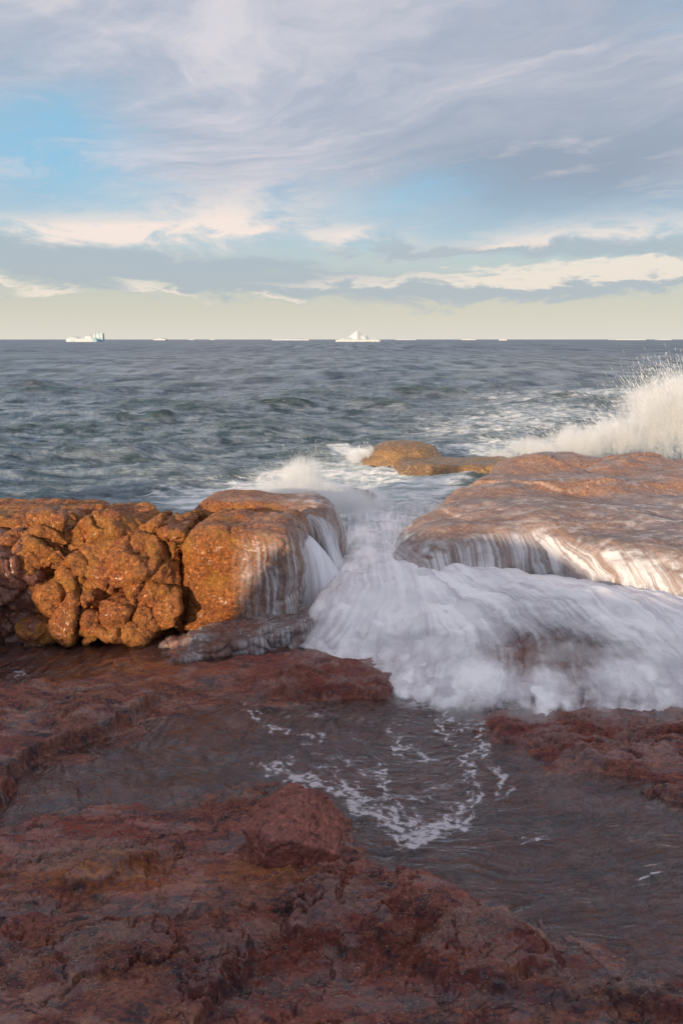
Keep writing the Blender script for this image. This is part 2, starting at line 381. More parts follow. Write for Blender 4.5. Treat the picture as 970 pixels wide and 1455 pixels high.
# silky foam over falling or racing water (uses the flow UV: u across, v along, metres)
def silk(name, su=26, sv=1.6, lo=.25, hi=.62, colr=(.90, .88, .91), bd=.006):
    mt, n, out = new_mat(name)
    uv = n.new('ShaderNodeUVMap', uv_map='flow').outputs[0]
    wv = n.noise(uv, 1.3, 3, .5); wv2 = n.vm('ADD', uv, n.comb(n.m('MULTIPLY', n.m('SUBTRACT', wv, .5), .35), 0, 0))
    s1 = n.noise(n.map(wv2, (su, sv, 1)), 1, 6, .62); s2 = n.noise(n.map(wv2, (su * 3, sv * 2.2, 1), (3, 1, 0)), 1, 4, .6)
    soft = n.noise(n.map(wv2, (5, 2.5, 1)), 1, 5, .6, .5)
    st = n.m('ADD', n.m('ADD', n.m('MULTIPLY', s1, .5), n.m('MULTIPLY', s2, .22)), n.m('MULTIPLY', soft, .28))
    thick = n.attr('thick')
    a = n.ss(n.m('ADD', st, n.m('SUBTRACT', thick, .5)), lo, hi)
    col = n.mix(n.ss(st, .34, .60), (.72, .69, .74), colr)
    b = n.bsdf(col, .7, n.bump(st, .5, bd), .15)
    b.inputs['Subsurface Weight'].default_value = .0
    n.l.new(n.mixs(a, n.new('ShaderNodeBsdfTransparent'), b).outputs[0], out.inputs[0]); return mt
mt, n, out = new_mat('silky_white_water'); M_silk = mt
uv = n.new('ShaderNodeUVMap', uv_map='flow').outputs[0]; p = n.pos()
wv = n.noise(n.map(p, (1.6, 1.6, 1)), 1, 4, .55); wv2 = n.vm('ADD', uv, n.comb(n.m('MULTIPLY', n.m('SUBTRACT', wv, .5), .38), 0, 0))
s1 = n.noise(n.map(wv2, (5.5, .45, 1)), 1, 6, .60, .12); s2 = n.noise(n.map(wv2, (24, .8, 1), (3, 1, 0)), 1, 5, .55, .05); cl = n.noise(n.map(p, (2.6, 3.2, 3)), 1, 7, .58, .2)
st = n.m('ADD', n.m('ADD', n.m('MULTIPLY', s1, .48), n.m('MULTIPLY', s2, .24)), n.m('MULTIPLY', cl, .28))
a_ = n.ss(n.m('ADD', st, n.m('SUBTRACT', n.attr('thick'), .5)), .18, .82)
col = n.mix(n.ss(st, .38, .58), (.64, .60, .66), (.98, .96, .98)); col = n.mix(n.m('MULTIPLY', n.ss(cl, .55, .38), n.m('MULTIPLY', n.attr('green'), .6)), col, (.62, .70, .69))
b = n.bsdf(col, .8, n.bump(n.m('ADD', s1, n.m('MULTIPLY', cl, .5)), .5, .018), .1)
n.l.new(n.mixs(a_, n.new('ShaderNodeBsdfTransparent'), b).outputs[0], out.inputs[0])
M_fall = silk('waterfall_silk', su=34, sv=.7, lo=.28, hi=.66)

# thin water running over rocks: threads down the steep faces, lace on the tops
def veil(name, cover=.0, colr=(.90, .87, .89), xs=34.0):
    mt, n, out = new_mat(name); p = n.pos(); x, y, z = n.sep(p); nz = n.sep(n.nrm())[2]
    wob = n.m('MULTIPLY', n.m('SUBTRACT', n.noise(n.map(p, (2, 2, 5)), 1, 3), .5), .06)
    xx = n.m('ADD', n.m('ADD', x, n.m('MULTIPLY', y, .55)), wob)
    t1 = n.noise(n.comb(n.m('MULTIPLY', xx, xs), 0, n.m('MULTIPLY', z, 1.0)), 1, 5, .65)
    t2 = n.noise(n.comb(n.m('MULTIPLY', xx, xs * .22), 5, n.m('MULTIPLY', z, .6)), 1, 3, .55)
    thread = n.m('ADD', n.m('MULTIPLY', t1, .6), n.m('MULTIPLY', t2, .4))
    lace = n.noise(n.map(p, (3.2, 9, 5), (0, 0, 0), (0, 0, R(-14))), 1, 8, .66, 1.1)
    lace2 = n.noise(n.map(p, (14, 38, 12), (4, 0, 0), (0, 0, R(-10))), 1, 5, .7, .6)
    top = n.ss(n.m('ADD', n.m('MULTIPLY', lace, .68), n.m('MULTIPLY', lace2, .32)), .45, .66)
    side = n.m('MULTIPLY', n.ss(thread, .40, .62), n.ss(n.noise(n.map(p, (3, 3, 4.5), (8, 0, 0)), 1, 4, .6), .28, .54, .25, 1.0))
    up = n.ss(nz, .45, .85)
    a = n.m('ADD', n.m('MULTIPLY', side, n.m('SUBTRACT', 1.0, up)), n.m('MULTIPLY', n.m('MULTIPLY', top, up), .5))
    a = n.m('MULTIPLY', a, n.attr('wet'), clamp=True)
    a = n.m('MULTIPLY', a, .72)
    b = n.bsdf(colr, .5, n.bump(n.m('ADD', thread, lace), .4, .012), .3)
    film = n.mixs(n.m('MULTIPLY', n.attr('wet'), .20), n.new('ShaderNodeBsdfTransparent'), n.bsdf((.5, .48, .5), .22, n.bump(lace, .35, .02), .8))
    n.l.new(n.mixs(a, film, b).outputs[0], out.inputs[0]); return mt
M_veil = veil('running_water_veil')

# pool water: clear, sky mirror at its surface, faint stirred milk that also paints in ripple light, foam lines
mt, n, out = new_mat('pool_water'); M_pool = mt
p = n.pos(); fl = n.new('ShaderNodeUVMap', uv_map='flow').outputs[0]
r1 = n.noise(n.map(fl, (2.4, 8, 1)), 1, 5, .55, 1.0); r2 = n.noise(n.map(fl, (7, 22, 1), (2, 3, 0)), 1, 4, .55, .6)
hb = n.m('ADD', r1, n.m('MULTIPLY', r2, .35)); nb = n.bump(hb, .7, .055)
fr = n.new('ShaderNodeFresnel'); fr.inputs['IOR'].default_value = 1.33; n.put(fr.inputs['Normal'], nb)
gl = n.new('ShaderNodeBsdfGlossy'); gl.inputs['Roughness'].default_value = .12; n.put(gl.inputs['Normal'], nb)
tr = n.new('ShaderNodeBsdfTransparent'); tr.inputs['Color'].default_value = (.93, .90, .92, 1)
wat = n.mixs(n.m('MULTIPLY', fr.outputs[0], 2.3, clamp=True), tr, gl)
milk = n.bsdf((.34, .25, .26), .6)
wat = n.mixs(n.ss(n.m('ADD', r1, n.m('MULTIPLY', r2, .5)), .58, .95, .0, .08), wat, milk)
fno = n.m('ADD', n.m('MULTIPLY', n.noise(n.map(p, (22, 34, 1)), 1, 6, .66, .6), .7), n.m('MULTIPLY', r2, .3))
fm = n.ss(n.m('MULTIPLY', n.attr('foam'), n.ss(fno, .36, .62, .2, 1.2)), .10, 1.15)
wat = n.mixs(n.m('MULTIPLY', fm, .75), wat, n.bsdf((.66, .61, .66), .6))
n.l.new(wat.outputs[0], out.inputs[0])

# sea
mt, n, out = new_mat('sea_water'); M_sea = mt
p = n.pos(); dist = n.m('SQRT', n.m('ADD', n.m('POWER', n.sep(p)[0], 2.0), n.m('POWER', n.sep(p)[1], 2.0)))
w1 = n.noise(n.map(p, (.9, 2.0, 1), (0, 0, 0), (0, 0, R(-8))), 1, 6, .62, .5)
w2 = n.noise(n.map(p, (.010, .034, 1), (0, 0, 0), (0, 0, R(6))), 1, 13, .70, .2)
w3 = n.noise(n.map(p, (5, 9, 1)), 1, 4, .6, .5)
far = n.ss(dist, 15, 90)
hb = n.m('ADD', n.m('MULTIPLY', w1, 1.0), n.m('MULTIPLY', w2, n.m('ADD', 3.0, n.m('MULTIPLY', far, 22.0))))
hb = n.m('ADD', hb, n.m('MULTIPLY', w3, n.ss(dist, 30, 8, 0, .14)))
nb = n.bump(hb, .8, .40)
foam = n.attr('foam')
l1 = n.noise(n.map(p, (1.6, 4.2, 2), (0, 0, 0), (0, 0, R(9))), 1, 8, .66, .9); l2 = n.noise(n.map(p, (7, 16, 4)), 1, 6, .7, .5)
lace = n.m('ADD', n.m('MULTIPLY', l1, .66), n.m('MULTIPLY', l2, .34))
fa = n.ss(n.m('ADD', lace, n.m('MULTIPLY', n.m('SUBTRACT', foam, .5), .62)), .44, .66)
rn = n.noise(n.map(p, (1.1, 1.9, 1), (5, 2, 0), (0, 0, R(-6))), 1, 4, .62, .4); rm = n.noise(n.map(p, (.42, .16, 1), (5, 2, 0)), 1, 4, .66); rf = n.noise(n.map(p, (.30, .016, 1), (5, 2, 0)), 1, 5, .7)
ripple = n.mix(n.ss(dist, 18, 55), rn, rm); ripple = n.mix(n.ss(dist, 70, 220), ripple, rf)
wc = n.mix(n.ss(ripple, .36, .64), (.032, .052, .085), (.30, .35, .44))  # light and dark wave facets painted into the water colour
wc = n.mix(n.ss(dist, 45, 9), wc, n.mix(n.ss(ripple, .36, .64), (.045, .085, .105), (.31, .37, .43)))
wc = n.mix(n.attr('crest'), wc, (.035, .07, .072))
wc = n.mix(n.m('MULTIPLY', foam, .55), wc, (.36, .41, .42))
wat = n.bsdf(wc, n.ss(dist, 8, 200, .18, .36), nb, .5); wat.inputs['IOR'].default_value = 1.33
fo = n.bsdf(n.mix(n.ss(lace, .40, .62), (.38, .45, .46), (.88, .87, .87)), .6, n.bump(lace, .5, .08), .3)
n.l.new(n.mixs(n.m('MULTIPLY', fa, n.ss(foam, .02, .25), clamp=True), wat, fo).outputs[0], out.inputs[0])

# ice
mt, n, out = new_mat('glacier_ice'); M_ice = mt
p = n.pos(); a = n.attr('blue')
col = n.mix(n.m('MULTIPLY', a, n.ss(n.noise(p, .25, 4), .4, .6)), (.62, .64, .65), (.22, .44, .55))
b = n.bsdf(col, .6, n.bump(n.noise(p, .4, 5), .6, .8), .3); n.l.new(b.outputs[0], out.inputs[0])

# ================================================================== GROUND (foreground bedrock, with the rise behind the viewer)
TX = np.array([-100, 0, 100, 200, 300, 400, 500, 600, 700, 800, 900, 1000, 1100.])
TY = np.array([880, 920, 960, 1000, 1040, 1080, 1120, 1160, 1200, 1250, 1300, 1350, 1400, 1455, 1550.])
TZ = np.array([
 [-6, -6, -6, -6, -6, -6, -10, -8, -8, -8, -8, -8, -8],
 [-4, -4, -4, -3, -1, -2, -1, -3, -4, -4, -4, -4, -4],
 [-2, -3, -3, .5, 1.5, 2, 2, -2, -3, -3, -3, -3, -3],
 [2, 2, 1, 1, 0, -1.5, -2, -2, -1, 0, 0, 0, 0],
 [2, 1, 0, -1, -4, -5, -4, -3, 0, 2, 2.5, 3, 3],
 [0, 0, -1, -3, -6, -6, -5, -5, -3, 0, 1.5, 2, 2],
 [0, -1, -2, -3.5, -3.5, -2, -4, -6, -4, -2.5, -1.5, 0, 1],
 [1, .5, .5, .5, 1, 2.5, -2, -6, -5, -4, -3, -1.5, 0],
 [3, 2, 2.5, 3, 3, 3, 1, -5, -6, -5, -4, -3, -2],
 [3, 3, 3, 4, 4.5, 5, 4, .5, -4, -5, -5, -4, -3],
 [3, 3, 3, 4, 5, 5.5, 5.5, 4, -.5, -4, -5, -5, -4],
 [2, 2, 4, 5, 5, 5, 5, 5, 2.5, -1, -4, -4, -4],
 [4, 4, 5, 5, 4, 2, 1, 2.5, 3, 1, -1, -2, -2],
 [6, 6, 6, 6, 4, 1, .3, .3, .3, .6, 1, 1, 0],
 [9, 9, 8, 8, 7, 4, 2, 1, 1, 2, 3, 3, 2]]) / 100.0
def table(px, py):
    x = np.interp(px, TX, np.arange(len(TX))); y = np.interp(py, TY, np.arange(len(TY)))
    i = np.minimum(x.astype(int), len(TX) - 2); j = np.minimum(y.astype(int), len(TY) - 2); u = x - i; v = y - j
    u = u * u * (3 - 2 * u) * .6 + u * .4; v = v * v * (3 - 2 * v) * .6 + v * .4
    return (TZ[j, i] * (1 - u) + TZ[j, i + 1] * u) * (1 - v) + (TZ[j + 1, i] * (1 - u) + TZ[j + 1, i + 1] * u) * v
def pw(pts, z=0.0): return [tuple(at_z(a, b, z)[:2]) for a, b in pts]
PLATS = [  # outline in the picture, height, edge width
 ([(-200, 985), (0, 988), (120, 980), (195, 976), (222, 1003), (160, 1045), (95, 1062), (45, 1085), (20, 1110), (5, 1150), (-200, 1190)], .075, .018),
 ([(250, 960), (330, 938), (470, 925), (560, 935), (556, 992), (470, 990), (400, 988), (330, 975)], .022, .03),
 ([(400, 968), (500, 955), (556, 965), (556, 994), (470, 992), (395, 990)], .03, .02),
 ([(590, 1385), (610, 1340), (575, 1300), (545, 1262), (600, 1258), (700, 1306), (800, 1372), (760, 1392), (690, 1412), (640, 1412)], .055, .04),
 ([(75, 1262), (170, 1222), (235, 1200), (265, 1212), (215, 1242), (110, 1278)], .035, .03),
 ([(-200, 1338), (150, 1332), (290, 1348), (365, 1372), (330, 1420), (290, 1455), (270, 1700), (-200, 1700)], .065, .025),
 ([(690, 1018), (1200, 1018), (1200, 1110), (930, 1112), (860, 1095), (760, 1075), (700, 1045)], .02, .04),
 ([(915, 1128), (960, 1118), (1100, 1118), (1100, 1150), (960, 1138)], .035, .02),
 ([(410, 1300), (470, 1250), (520, 1235), (545, 1262), (600, 1330), (585, 1360), (480, 1362), (420, 1350)], .03, .03),
 ([(850, 1420), (900, 1395), (1000, 1385), (1100, 1400), (1100, 1455), (940, 1450)], .035, .03),
 ([(300, 1160), (350, 1125), (430, 1118), (480, 1170), (500, 1215), (430, 1235), (330, 1210)], .02, .04),
]
CRACKS = [[(492, 1232), (488, 1270), (478, 1315)], [(0, 1330), (130, 1325), (300, 1348)], [(60, 1010), (130, 1002), (190, 985)], [(0, 1035), (70, 1022)], [(90, 1045), (150, 1015)],
          [(130, 1140), (60, 1180), (0, 1190)], [(700, 1060), (830, 1066), (970, 1050)]]
ROUGH = [(470, 1290, 80, 50), (520, 1340, 130, 40), (690, 1360, 110, 35), (180, 1400, 190, 50), (330, 1380, 70, 50), (170, 1235, 100, 20), (480, 978, 90, 14), (850, 1050, 170, 30), (900, 1430, 90, 30), (350, 1150, 90, 20)]
def rough_mask(X, Y):
    px, py = proj(X, np.maximum(Y, 1.0), 0); return np.clip(sum(np.exp(-((px - a) / c) ** 2 - ((py - b_) / d) ** 2) for a, b_, c, d in ROUGH), 0, 1)
def ground_z(X, Y):
    wx_ = fbm(X * 3, Y * 3, 0, 3) * .05; wy_ = fbm(X * 3, Y * 3, 7, 3) * .05
    Xw, Yw = X + wx_, Y + wy_
    front = Y > 1.2
    px, py = proj(Xw, np.maximum(Yw, 1.0), 0)
    z = table(px, py)
    # strata: stretched noise with soft terraces
    a = R(16); U = Xw * math.cos(a) + Yw * math.sin(a); Vv = -Xw * math.sin(a) + Yw * math.cos(a)
    s1 = fbm(U * 1.6, Vv * 4.2, 3.0, 5, .52)
    t = s1 * 1.3 + z * 30; tf = np.floor(t); fr_ = t - tf; ter = (tf + sstep(fr_, .2, .7)) / 30
    z = z * .5 + ter * .5 + s1 * .010
    w1x, w1y = fbm(X * 9, Y * 9, 2, 4) * .045, fbm(X * 9, Y * 9, 5, 4) * .045; w2x, w2y = fbm(X * 12, Y * 12, 4, 3) * .03, fbm(X * 12, Y * 12, 6, 3) * .03; tilt_ = fbm(X * 4, Y * 4, 9, 2)
    for P_, hh, e in PLATS:
        W = pw(P_); d = poly_sd(X + w1x, Y + w1y, W)
        z = z + 1.45 * hh * sstep(d, e * .8, -e * .8) * (1 + .35 * tilt_)
    for C_ in CRACKS:
        d = line_d(X + w2x, Y + w2y, pw(C_)); z = z - .03 * np.exp(-(d / .018) ** 2)
    rough = .42 + 1.3 * rough_mask(X, Y)
    z = z + rough * (fbm(U * 7, Vv * 13, 1, 4, .55) * .010 + fbm(X * 30, Y * 38, 2, 3, .6) * .0045 + np.maximum(0, fbm(X * 12, Y * 15, 6, 3, .6, ridged=True)) * .006)
    ja, jb = facets(U * 1.9 + w1x * 5, Vv * 4.6 + w1y * 8); jc, jd = facets(U * 6.5 + w2x * 14, Vv * 14 + w2y * 20)
    bm_ = .35 + .6 * rough_mask(X, Y)
    z = z + (bm_ + .18) * (.024 * ja - .016 * np.exp(-(jb / .035) ** 2)) + bm_ * (.005 * jc - .0045 * np.exp(-(jd / .07) ** 2))
    # out in the basin below the white water and behind the rocks it drops away
    z = z - sstep(Y, 5.4, 6.6) * .7
    # behind the viewer
    zb = .12 + .05 * s1 + fbm(X * .9, Y * .9, 4, 4) * .10
    z = np.where(front, z, z * 0 + zb) * 1.0
    bl = sstep(Y, 1.2, 1.9); z = z * bl + zb * (1 - bl)
    side = sstep(abs(X), np.maximum(Y, 1) * .62 + .2, np.maximum(Y, 1) * .9 + .8); z = z + side * (fbm(X * .7, Y * .7, 1, 4) * .12 - .02)
    # the rise of the coast that shades the foreground
    tx, ty = -math.sin(R(SUN_AZ)), -math.cos(R(SUN_AZ)); T = X * tx + Y * ty; L = X * ty - Y * tx
    H = np.interp(L, RL, RA) + math.tan(R(SUN_EL)) * 10.0
    rdg = np.maximum(np.exp(-((T + 10.0) / 2.2) ** 2) * (H + .03 * fbm(X * 2, Y * 2, 8, 3)), .9 * sstep(T, -9, -16))
    return np.where(T < -3, np.maximum(z, rdg), z)
# profile of that rise across the light (lateral metres -> height of the shade line)
RL = [-30, -12, -7, -5.3, -5.0, -4.85, -4.6, -3.70, -3.5, -3.0, -2.4, -1.7, -1.3, -.6, 0, 1, 3, 6, 12, 30]
RA = [1.5, 1.4, 1.3, 1.2, 1.05, .72, .56, .56, 1.38, 1.50, 1.60, 1.58, 1.36, 1.32, 1.4, 1.5, 1.6, 1.7, 1.9, 2.0]
sA = np.concatenate([np.linspace(-3.2, -.66, 56)[:-1], np.linspace(-.66, .66, 760), np.linspace(.66, 3.2, 40)[1:]])
pyr = np.linspace(1580, 905, 640)
Yr = np.array([at_z(485, q_, 0)[1] for q_ in pyr]); Yr = np.concatenate([np.linspace(-20, 1.0, 110)[:-1], np.linspace(1.0, Yr[0], 14)[:-1], Yr, np.linspace(Yr[-1], 7.5, 40)[1:]])
Wd = np.where(Yr > 1.5, Yr, 1.5 + (1.5 - Yr) * .55)
GX = (sA[None, :] * Wd[:, None]).astype(np.float32); GY = (Yr[:, None] + 0 * GX).astype(np.float32)
GZ = ground_z(GX, GY)
gpx, gpy = proj(GX, np.maximum(GY, 1.0), 0)
def pxblob(px, py, cx, cy_, rx, ry): return np.exp(-((px - cx) / rx) ** 2 - ((py - cy_) / ry) ** 2)
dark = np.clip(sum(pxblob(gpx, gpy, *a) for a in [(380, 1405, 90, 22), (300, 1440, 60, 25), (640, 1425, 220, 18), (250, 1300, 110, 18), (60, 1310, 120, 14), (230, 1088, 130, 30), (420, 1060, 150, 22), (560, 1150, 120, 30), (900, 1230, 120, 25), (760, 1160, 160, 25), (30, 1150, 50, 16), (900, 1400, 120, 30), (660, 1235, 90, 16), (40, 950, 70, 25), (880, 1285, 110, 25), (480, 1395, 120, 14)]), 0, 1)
red = np.clip(sum(pxblob(gpx, gpy, *a) for a in [(480, 978, 110, 18), (860, 1050, 160, 30), (420, 1400, 150, 60), (100, 1190, 120, 25), (700, 1380, 110, 30)]), 0, 1)
orange = np.clip(sum(pxblob(gpx, gpy, *a) for a in [(150, 955, 110, 22), (60, 890, 80, 30), (390, 1250, 60, 20), (150, 1255, 120, 22)]), 0, 1)  # left-pool patch paints in the reflection of the sunlit rocks
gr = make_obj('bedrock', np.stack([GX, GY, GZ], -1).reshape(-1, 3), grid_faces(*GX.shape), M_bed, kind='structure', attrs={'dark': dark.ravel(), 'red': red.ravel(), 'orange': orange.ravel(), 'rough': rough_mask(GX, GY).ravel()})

# ================================================================== POOL WATER
sB = np.concatenate([np.linspace(-2.5, -.64, 16)[:-1], np.linspace(-.64, .64, 520), np.linspace(.64, 2.5, 16)[1:]])
Yp = np.array([at_z(485, q_, 0)[1] for q_ in np.linspace(1560, 900, 460)])
PX = (sB[None, :] * Yp[:, None]); PY = Yp[:, None] + 0 * PX
ppx, ppy = proj(PX, PY, 0)
wpx = ppx + fbm(PX * 5, PY * 5, 1, 3) * 14 + fbm(PX * 18, PY * 18, 1, 3) * 6; wpy = ppy + fbm(PX * 5, PY * 5, 6, 3) * 9 + fbm(PX * 18, PY * 18, 9, 3) * 5
FL = [([(360, 1088), (420, 1078), (490, 1082), (545, 1100)], 5, .7), ([(375, 1095), (450, 1112), (500, 1142), (540, 1168), (585, 1196)], 8, 1.2), ([(480, 1108), (520, 1135), (565, 1150), (600, 1182), (655, 1180)], 9, 1.2),
      ([(535, 1085), (552, 1112)], 6, 1), ([(560, 1040), (572, 1066), (612, 1076)], 7, 1.1), ([(632, 1005), (625, 1035), (640, 1052)], 7, 1.2), ([(655, 1030), (690, 1050), (670, 1082), (674, 1120), (652, 1150), (640, 1182)], 7, 1.2),
      ([(700, 1090), (724, 1112), (700, 1130)], 6, .9), ([(350, 1008), (372, 1026), (405, 1036)], 6, 1), ([(590, 1196), (640, 1176), (662, 1150)], 8, 1), ([(420, 1050), (450, 1045)], 5, .8), ([(600, 1120), (640, 1130)], 6, .7),
      ([(905, 1252), (935, 1246), (965, 1234)], 3.5, 1.1), ([(740, 1200), (785, 1194)], 3, .9), ([(390, 1015), (440, 1008), (500, 1012)], 5, .6), ([(430, 1140), (470, 1165), (520, 1185), (575, 1200)], 5, .7), ([(20, 955), (45, 962)], 9, .5), ([(500, 1090), (570, 1125), (640, 1150)], 5, .7)]
foam = np.zeros(PX.shape)
nzx = [fbm(PX * f_, PY * f_ * 1.2, 3 + i, 3, .6) for i, f_ in enumerate((4, 6, 9))]; nzy = [fbm(PX * f_, PY * f_ * 1.2, 13 + i, 3, .6) for i, f_ in enumerate((4, 6, 9))]
gap = [sstep(fbm(PX * 5, PY * 7, 33 + i, 3, .6), -.45, .25) for i in range(3)]
for P_, wd, it in FL:
    for c_ in range(3):
        ox, oy = (c_ - 1) * 5, (c_ - 1) * 7
        d_ = line_d(ppx + nzx[c_] * wd * 3.2 + ox, ppy + nzy[c_] * wd * 2.0 + oy, P_); hw = wd * (.24, .42, .20)[c_]
        foam += it * gap[c_] * (.85 * np.exp(-(d_ / hw) ** 2) + .22 * np.exp(-(d_ / (hw * 3.5)) ** 2))
foam = np.minimum(foam, 1.3)
foam += .9 * sstep(ppy, 1018, 1000) * sstep(ppx, 545, 600)
# flow coordinates curl round the middle of the pool
cx, cy2 = at_z(560, 1010, 0)[:2]; dxp, dyp = PX - cx, (PY - cy2) * 1.3
rad = np.sqrt(dxp ** 2 + dyp ** 2); ang = np.arctan2(dyp, dxp)
fu = ang * (rad * .6 + .9); fv = rad + fbm(PX * 2, PY * 2, 3, 3) * .12
PZ = .004 * fbm(fu * 2.5, fv * 14, 3, 3) + .003 * perlin(PX * 3, PY * 6, 1)
make_obj('tide_pool_water', np.stack([PX, PY, PZ], -1).reshape(-1, 3), grid_faces(*PX.shape), M_pool, kind='structure', attrs={'foam': foam.ravel()}, uv=np.stack([fu, fv], -1).reshape(-1, 2))

# ================================================================== SEA
pys = np.concatenate([np.linspace(840, 500, 420), np.linspace(499.5, 483.2, 60)])
Ys = 2.4 / np.tan(R(PITCH) + np.arctan((pys - 727.5) / F)); Ys = np.concatenate([Ys[Ys < 9000], [15000, 40000]])
sC = np.concatenate([np.linspace(-5, -.62, 30)[:-1], np.linspace(-.62, .62, 560), np.linspace(.62, 5, 30)[1:]])
SX = sC[None, :] * Ys[:, None]; SY = Ys[:, None] + 0 * SX
SZ = np.zeros(SX.shape); row = np.gradient(Ys)[:, None]
shore = sstep(SY, 7.5, 14)
for i in range(34):
    lam = 9.0 * (.86 ** i) * (1 + .2 * rng.random()); th = R(-90 + 12 + rng.normal() * 26); k_ = 2 * math.pi / lam
    amp = (.0150 if lam > 4.5 else .0105 if lam > 2.6 else .0120) * lam ** .95; env = .6 + .7 * perlin(SX / lam * .22 + i * 3.1, SY / lam * .22, i * 1.7)
    ph = k_ * (SX * math.cos(th) + SY * math.sin(th)) + rng.random() * 6.28 + 1.5 * perlin(SX / lam * .3, SY / lam * .3, i * 2.3)
    s_ = np.sin(ph); fade = np.clip(1.6 - row * 3.2 / lam, 0, 1)
    SZ += amp * (np.exp(1.1 * s_) / 1.6 - .75) * env * fade
ch = np.clip(1.5 - row * 2.2 / 1.2, 0, 1); SZ += ch * .045 * (fbm(SX * .9, SY * 1.9, 3, 4, .6, ridged=True) - .6)
SZ *= (.45 + .55 * shore)
spx, spy = proj(SX, SY, 0)
def crest(x0, y0, x1, y1, hgt, wid):      # a single larger wave
    a, b_ = at_z(x0, y0, 0), at_z(x1, y1, 0); L = math.hypot(b_[0] - a[0], b_[1] - a[1]); ux, uy = (b_[0] - a[0]) / L, (b_[1] - a[1]) / L
    u = (SX - a[0]) * ux + (SY - a[1]) * uy; v = -(SX - a[0]) * uy + (SY - a[1]) * ux + .25 * perlin(SX * .6, SY * .6, 2)
    hgt = hgt * .75 * (1 + .8 * perlin(SX * .9, SY * .9, 5)); wid = wid * .8
    return hgt * sstep(u, -.3 * L, .2 * L) * sstep(u, 1.3 * L, .8 * L) * np.where(v < 0, np.exp(-(v / (wid * .5)) ** 2), np.exp(-(v / (wid * 1.6)) ** 2))
for c_ in [(500, 577, 585, 580, .34, 1.0), (365, 578, 440, 578, .28, .9), (160, 600, 240, 600, .26, .9), (30, 548, 80, 548, .34, 1.6), (430, 645, 500, 640, .22, .6), (250, 585, 330, 592, .2, .8), (90, 700, 250, 690, .10, .4), (560, 560, 660, 560, .2, 1.0), (90, 645, 200, 640, .12, .6), (700, 548, 800, 545, .25, 1.4), (740, 572, 850, 570, .15, .6)]:
    SZ += crest(*c_)
sf = np.zeros(SX.shape)
for a in [(330, 715, 140, 22, .7), (790, 592, 200, 26, .62), (700, 565, 120, 8, .3), (560, 700, 95, 40, 1.0), (430, 700, 120, 38, .9), (700, 640, 80, 14, .9), (860, 560, 120, 8, .5), (505, 645, 40, 10, .8), (600, 672, 60, 12, .8), (480, 745, 90, 30, 1.2), (220, 690, 170, 14, .25), (640, 610, 120, 14, .35), (120, 655, 200, 25, .18)]:
    sf += a[4] * pxblob(spx + fbm(SX * .7, SY * .7, 2, 3) * 30, spy + fbm(SX * .7, SY * .7, 5, 3) * 8, *a[:4])
crestv = sstep(SZ, .08, .32) * sstep(SY, 60, 20)
SZ = SZ + np.clip(sf, 0, 1) * .05 * fbm(SX * 2.4, SY * 2.4, 1, 4) - .02
make_obj('sea', np.stack([SX, SY, SZ], -1).reshape(-1, 3), grid_faces(*SX.shape), M_sea, kind='structure', attrs={'foam': np.clip(sf, 0, 1.2).ravel(), 'crest': crestv.ravel()})

# ================================================================== ROCKS
def PXM(Y): return Y / 970 / .955      # metres per picture pixel at that depth
def coarse(a1, s1, a2, s2, a3=0, s3=60):
    return lambda x, y, z: a1 * fbm(x * s1, y * s1, z * s1, 4, .55) + a2 * fbm(x * s2, y * s2, z * s2, 3, .6, ridged=True) - a2 * .5 + (a3 * fbm(x * s3, y * s3, z * s3, 2) if a3 else 0)

def blocky(a1, s1, a2, s2, a3, s3):     # jointed rock: tilted blocks, joints between them
    def f(x, y, z):
        wx, wy, wz = (.35 * fbm(x * 2.5 + k_, y * 2.5, z * 2.5 + k_, 3) for k_ in (0, 5, 9))
        ta, ea = facets((x + .25 * wx) * s2, (y + .25 * wy) * s2, (z + .25 * wz) * s2); tb, eb = facets((x + .1 * wx) * s3, (y + .1 * wy) * s3, (z + .1 * wz) * s3)
        return a2 * ta - a2 * .45 * np.exp(-(ea / .07) ** 2) + a3 * tb - a3 * .35 * np.exp(-(eb / .09) ** 2) + a1 * fbm(x * s1, y * s1, z * s1, 5, .55) + a1 * .35 * fbm(x * 19, y * 19, z * 19, 3, .6, ridged=True) + .003 * fbm(x * 45, y * 45, z * 45, 2)
    return f
# the knobbly golden boulder
BL = [(72, 772, 46, 36, 5.42), (150, 768, 62, 40, 5.50), (215, 770, 48, 36, 5.55), (252, 802, 26, 44, 5.45), (222, 832, 44, 46, 5.30), (150, 815, 40, 42, 5.34), (72, 845, 32, 34, 5.18),
      (118, 878, 46, 26, 5.14), (108, 815, 34, 36, 5.30), (250, 858, 28, 34, 5.28), (170, 866, 26, 24, 5.16), (60, 888, 40, 22, 5.12), (200, 872, 36, 28, 5.22), (45, 800, 26, 40, 5.36), (130, 845, 22, 22, 5.20), (28, 870, 26, 40, 5.25), (160, 892, 60, 14, 5.12), (190, 800, 30, 30, 5.33)]
BLW = []
for (a, b_, rx, rz, Y_) in BL:
    c_ = at_y(a, b_, Y_ + .16); BLW.append((c_, (rx * PXM(Y_), .22, rz * PXM(Y_) * 1.05)))
cb = at_y(150, 815, 6.0)
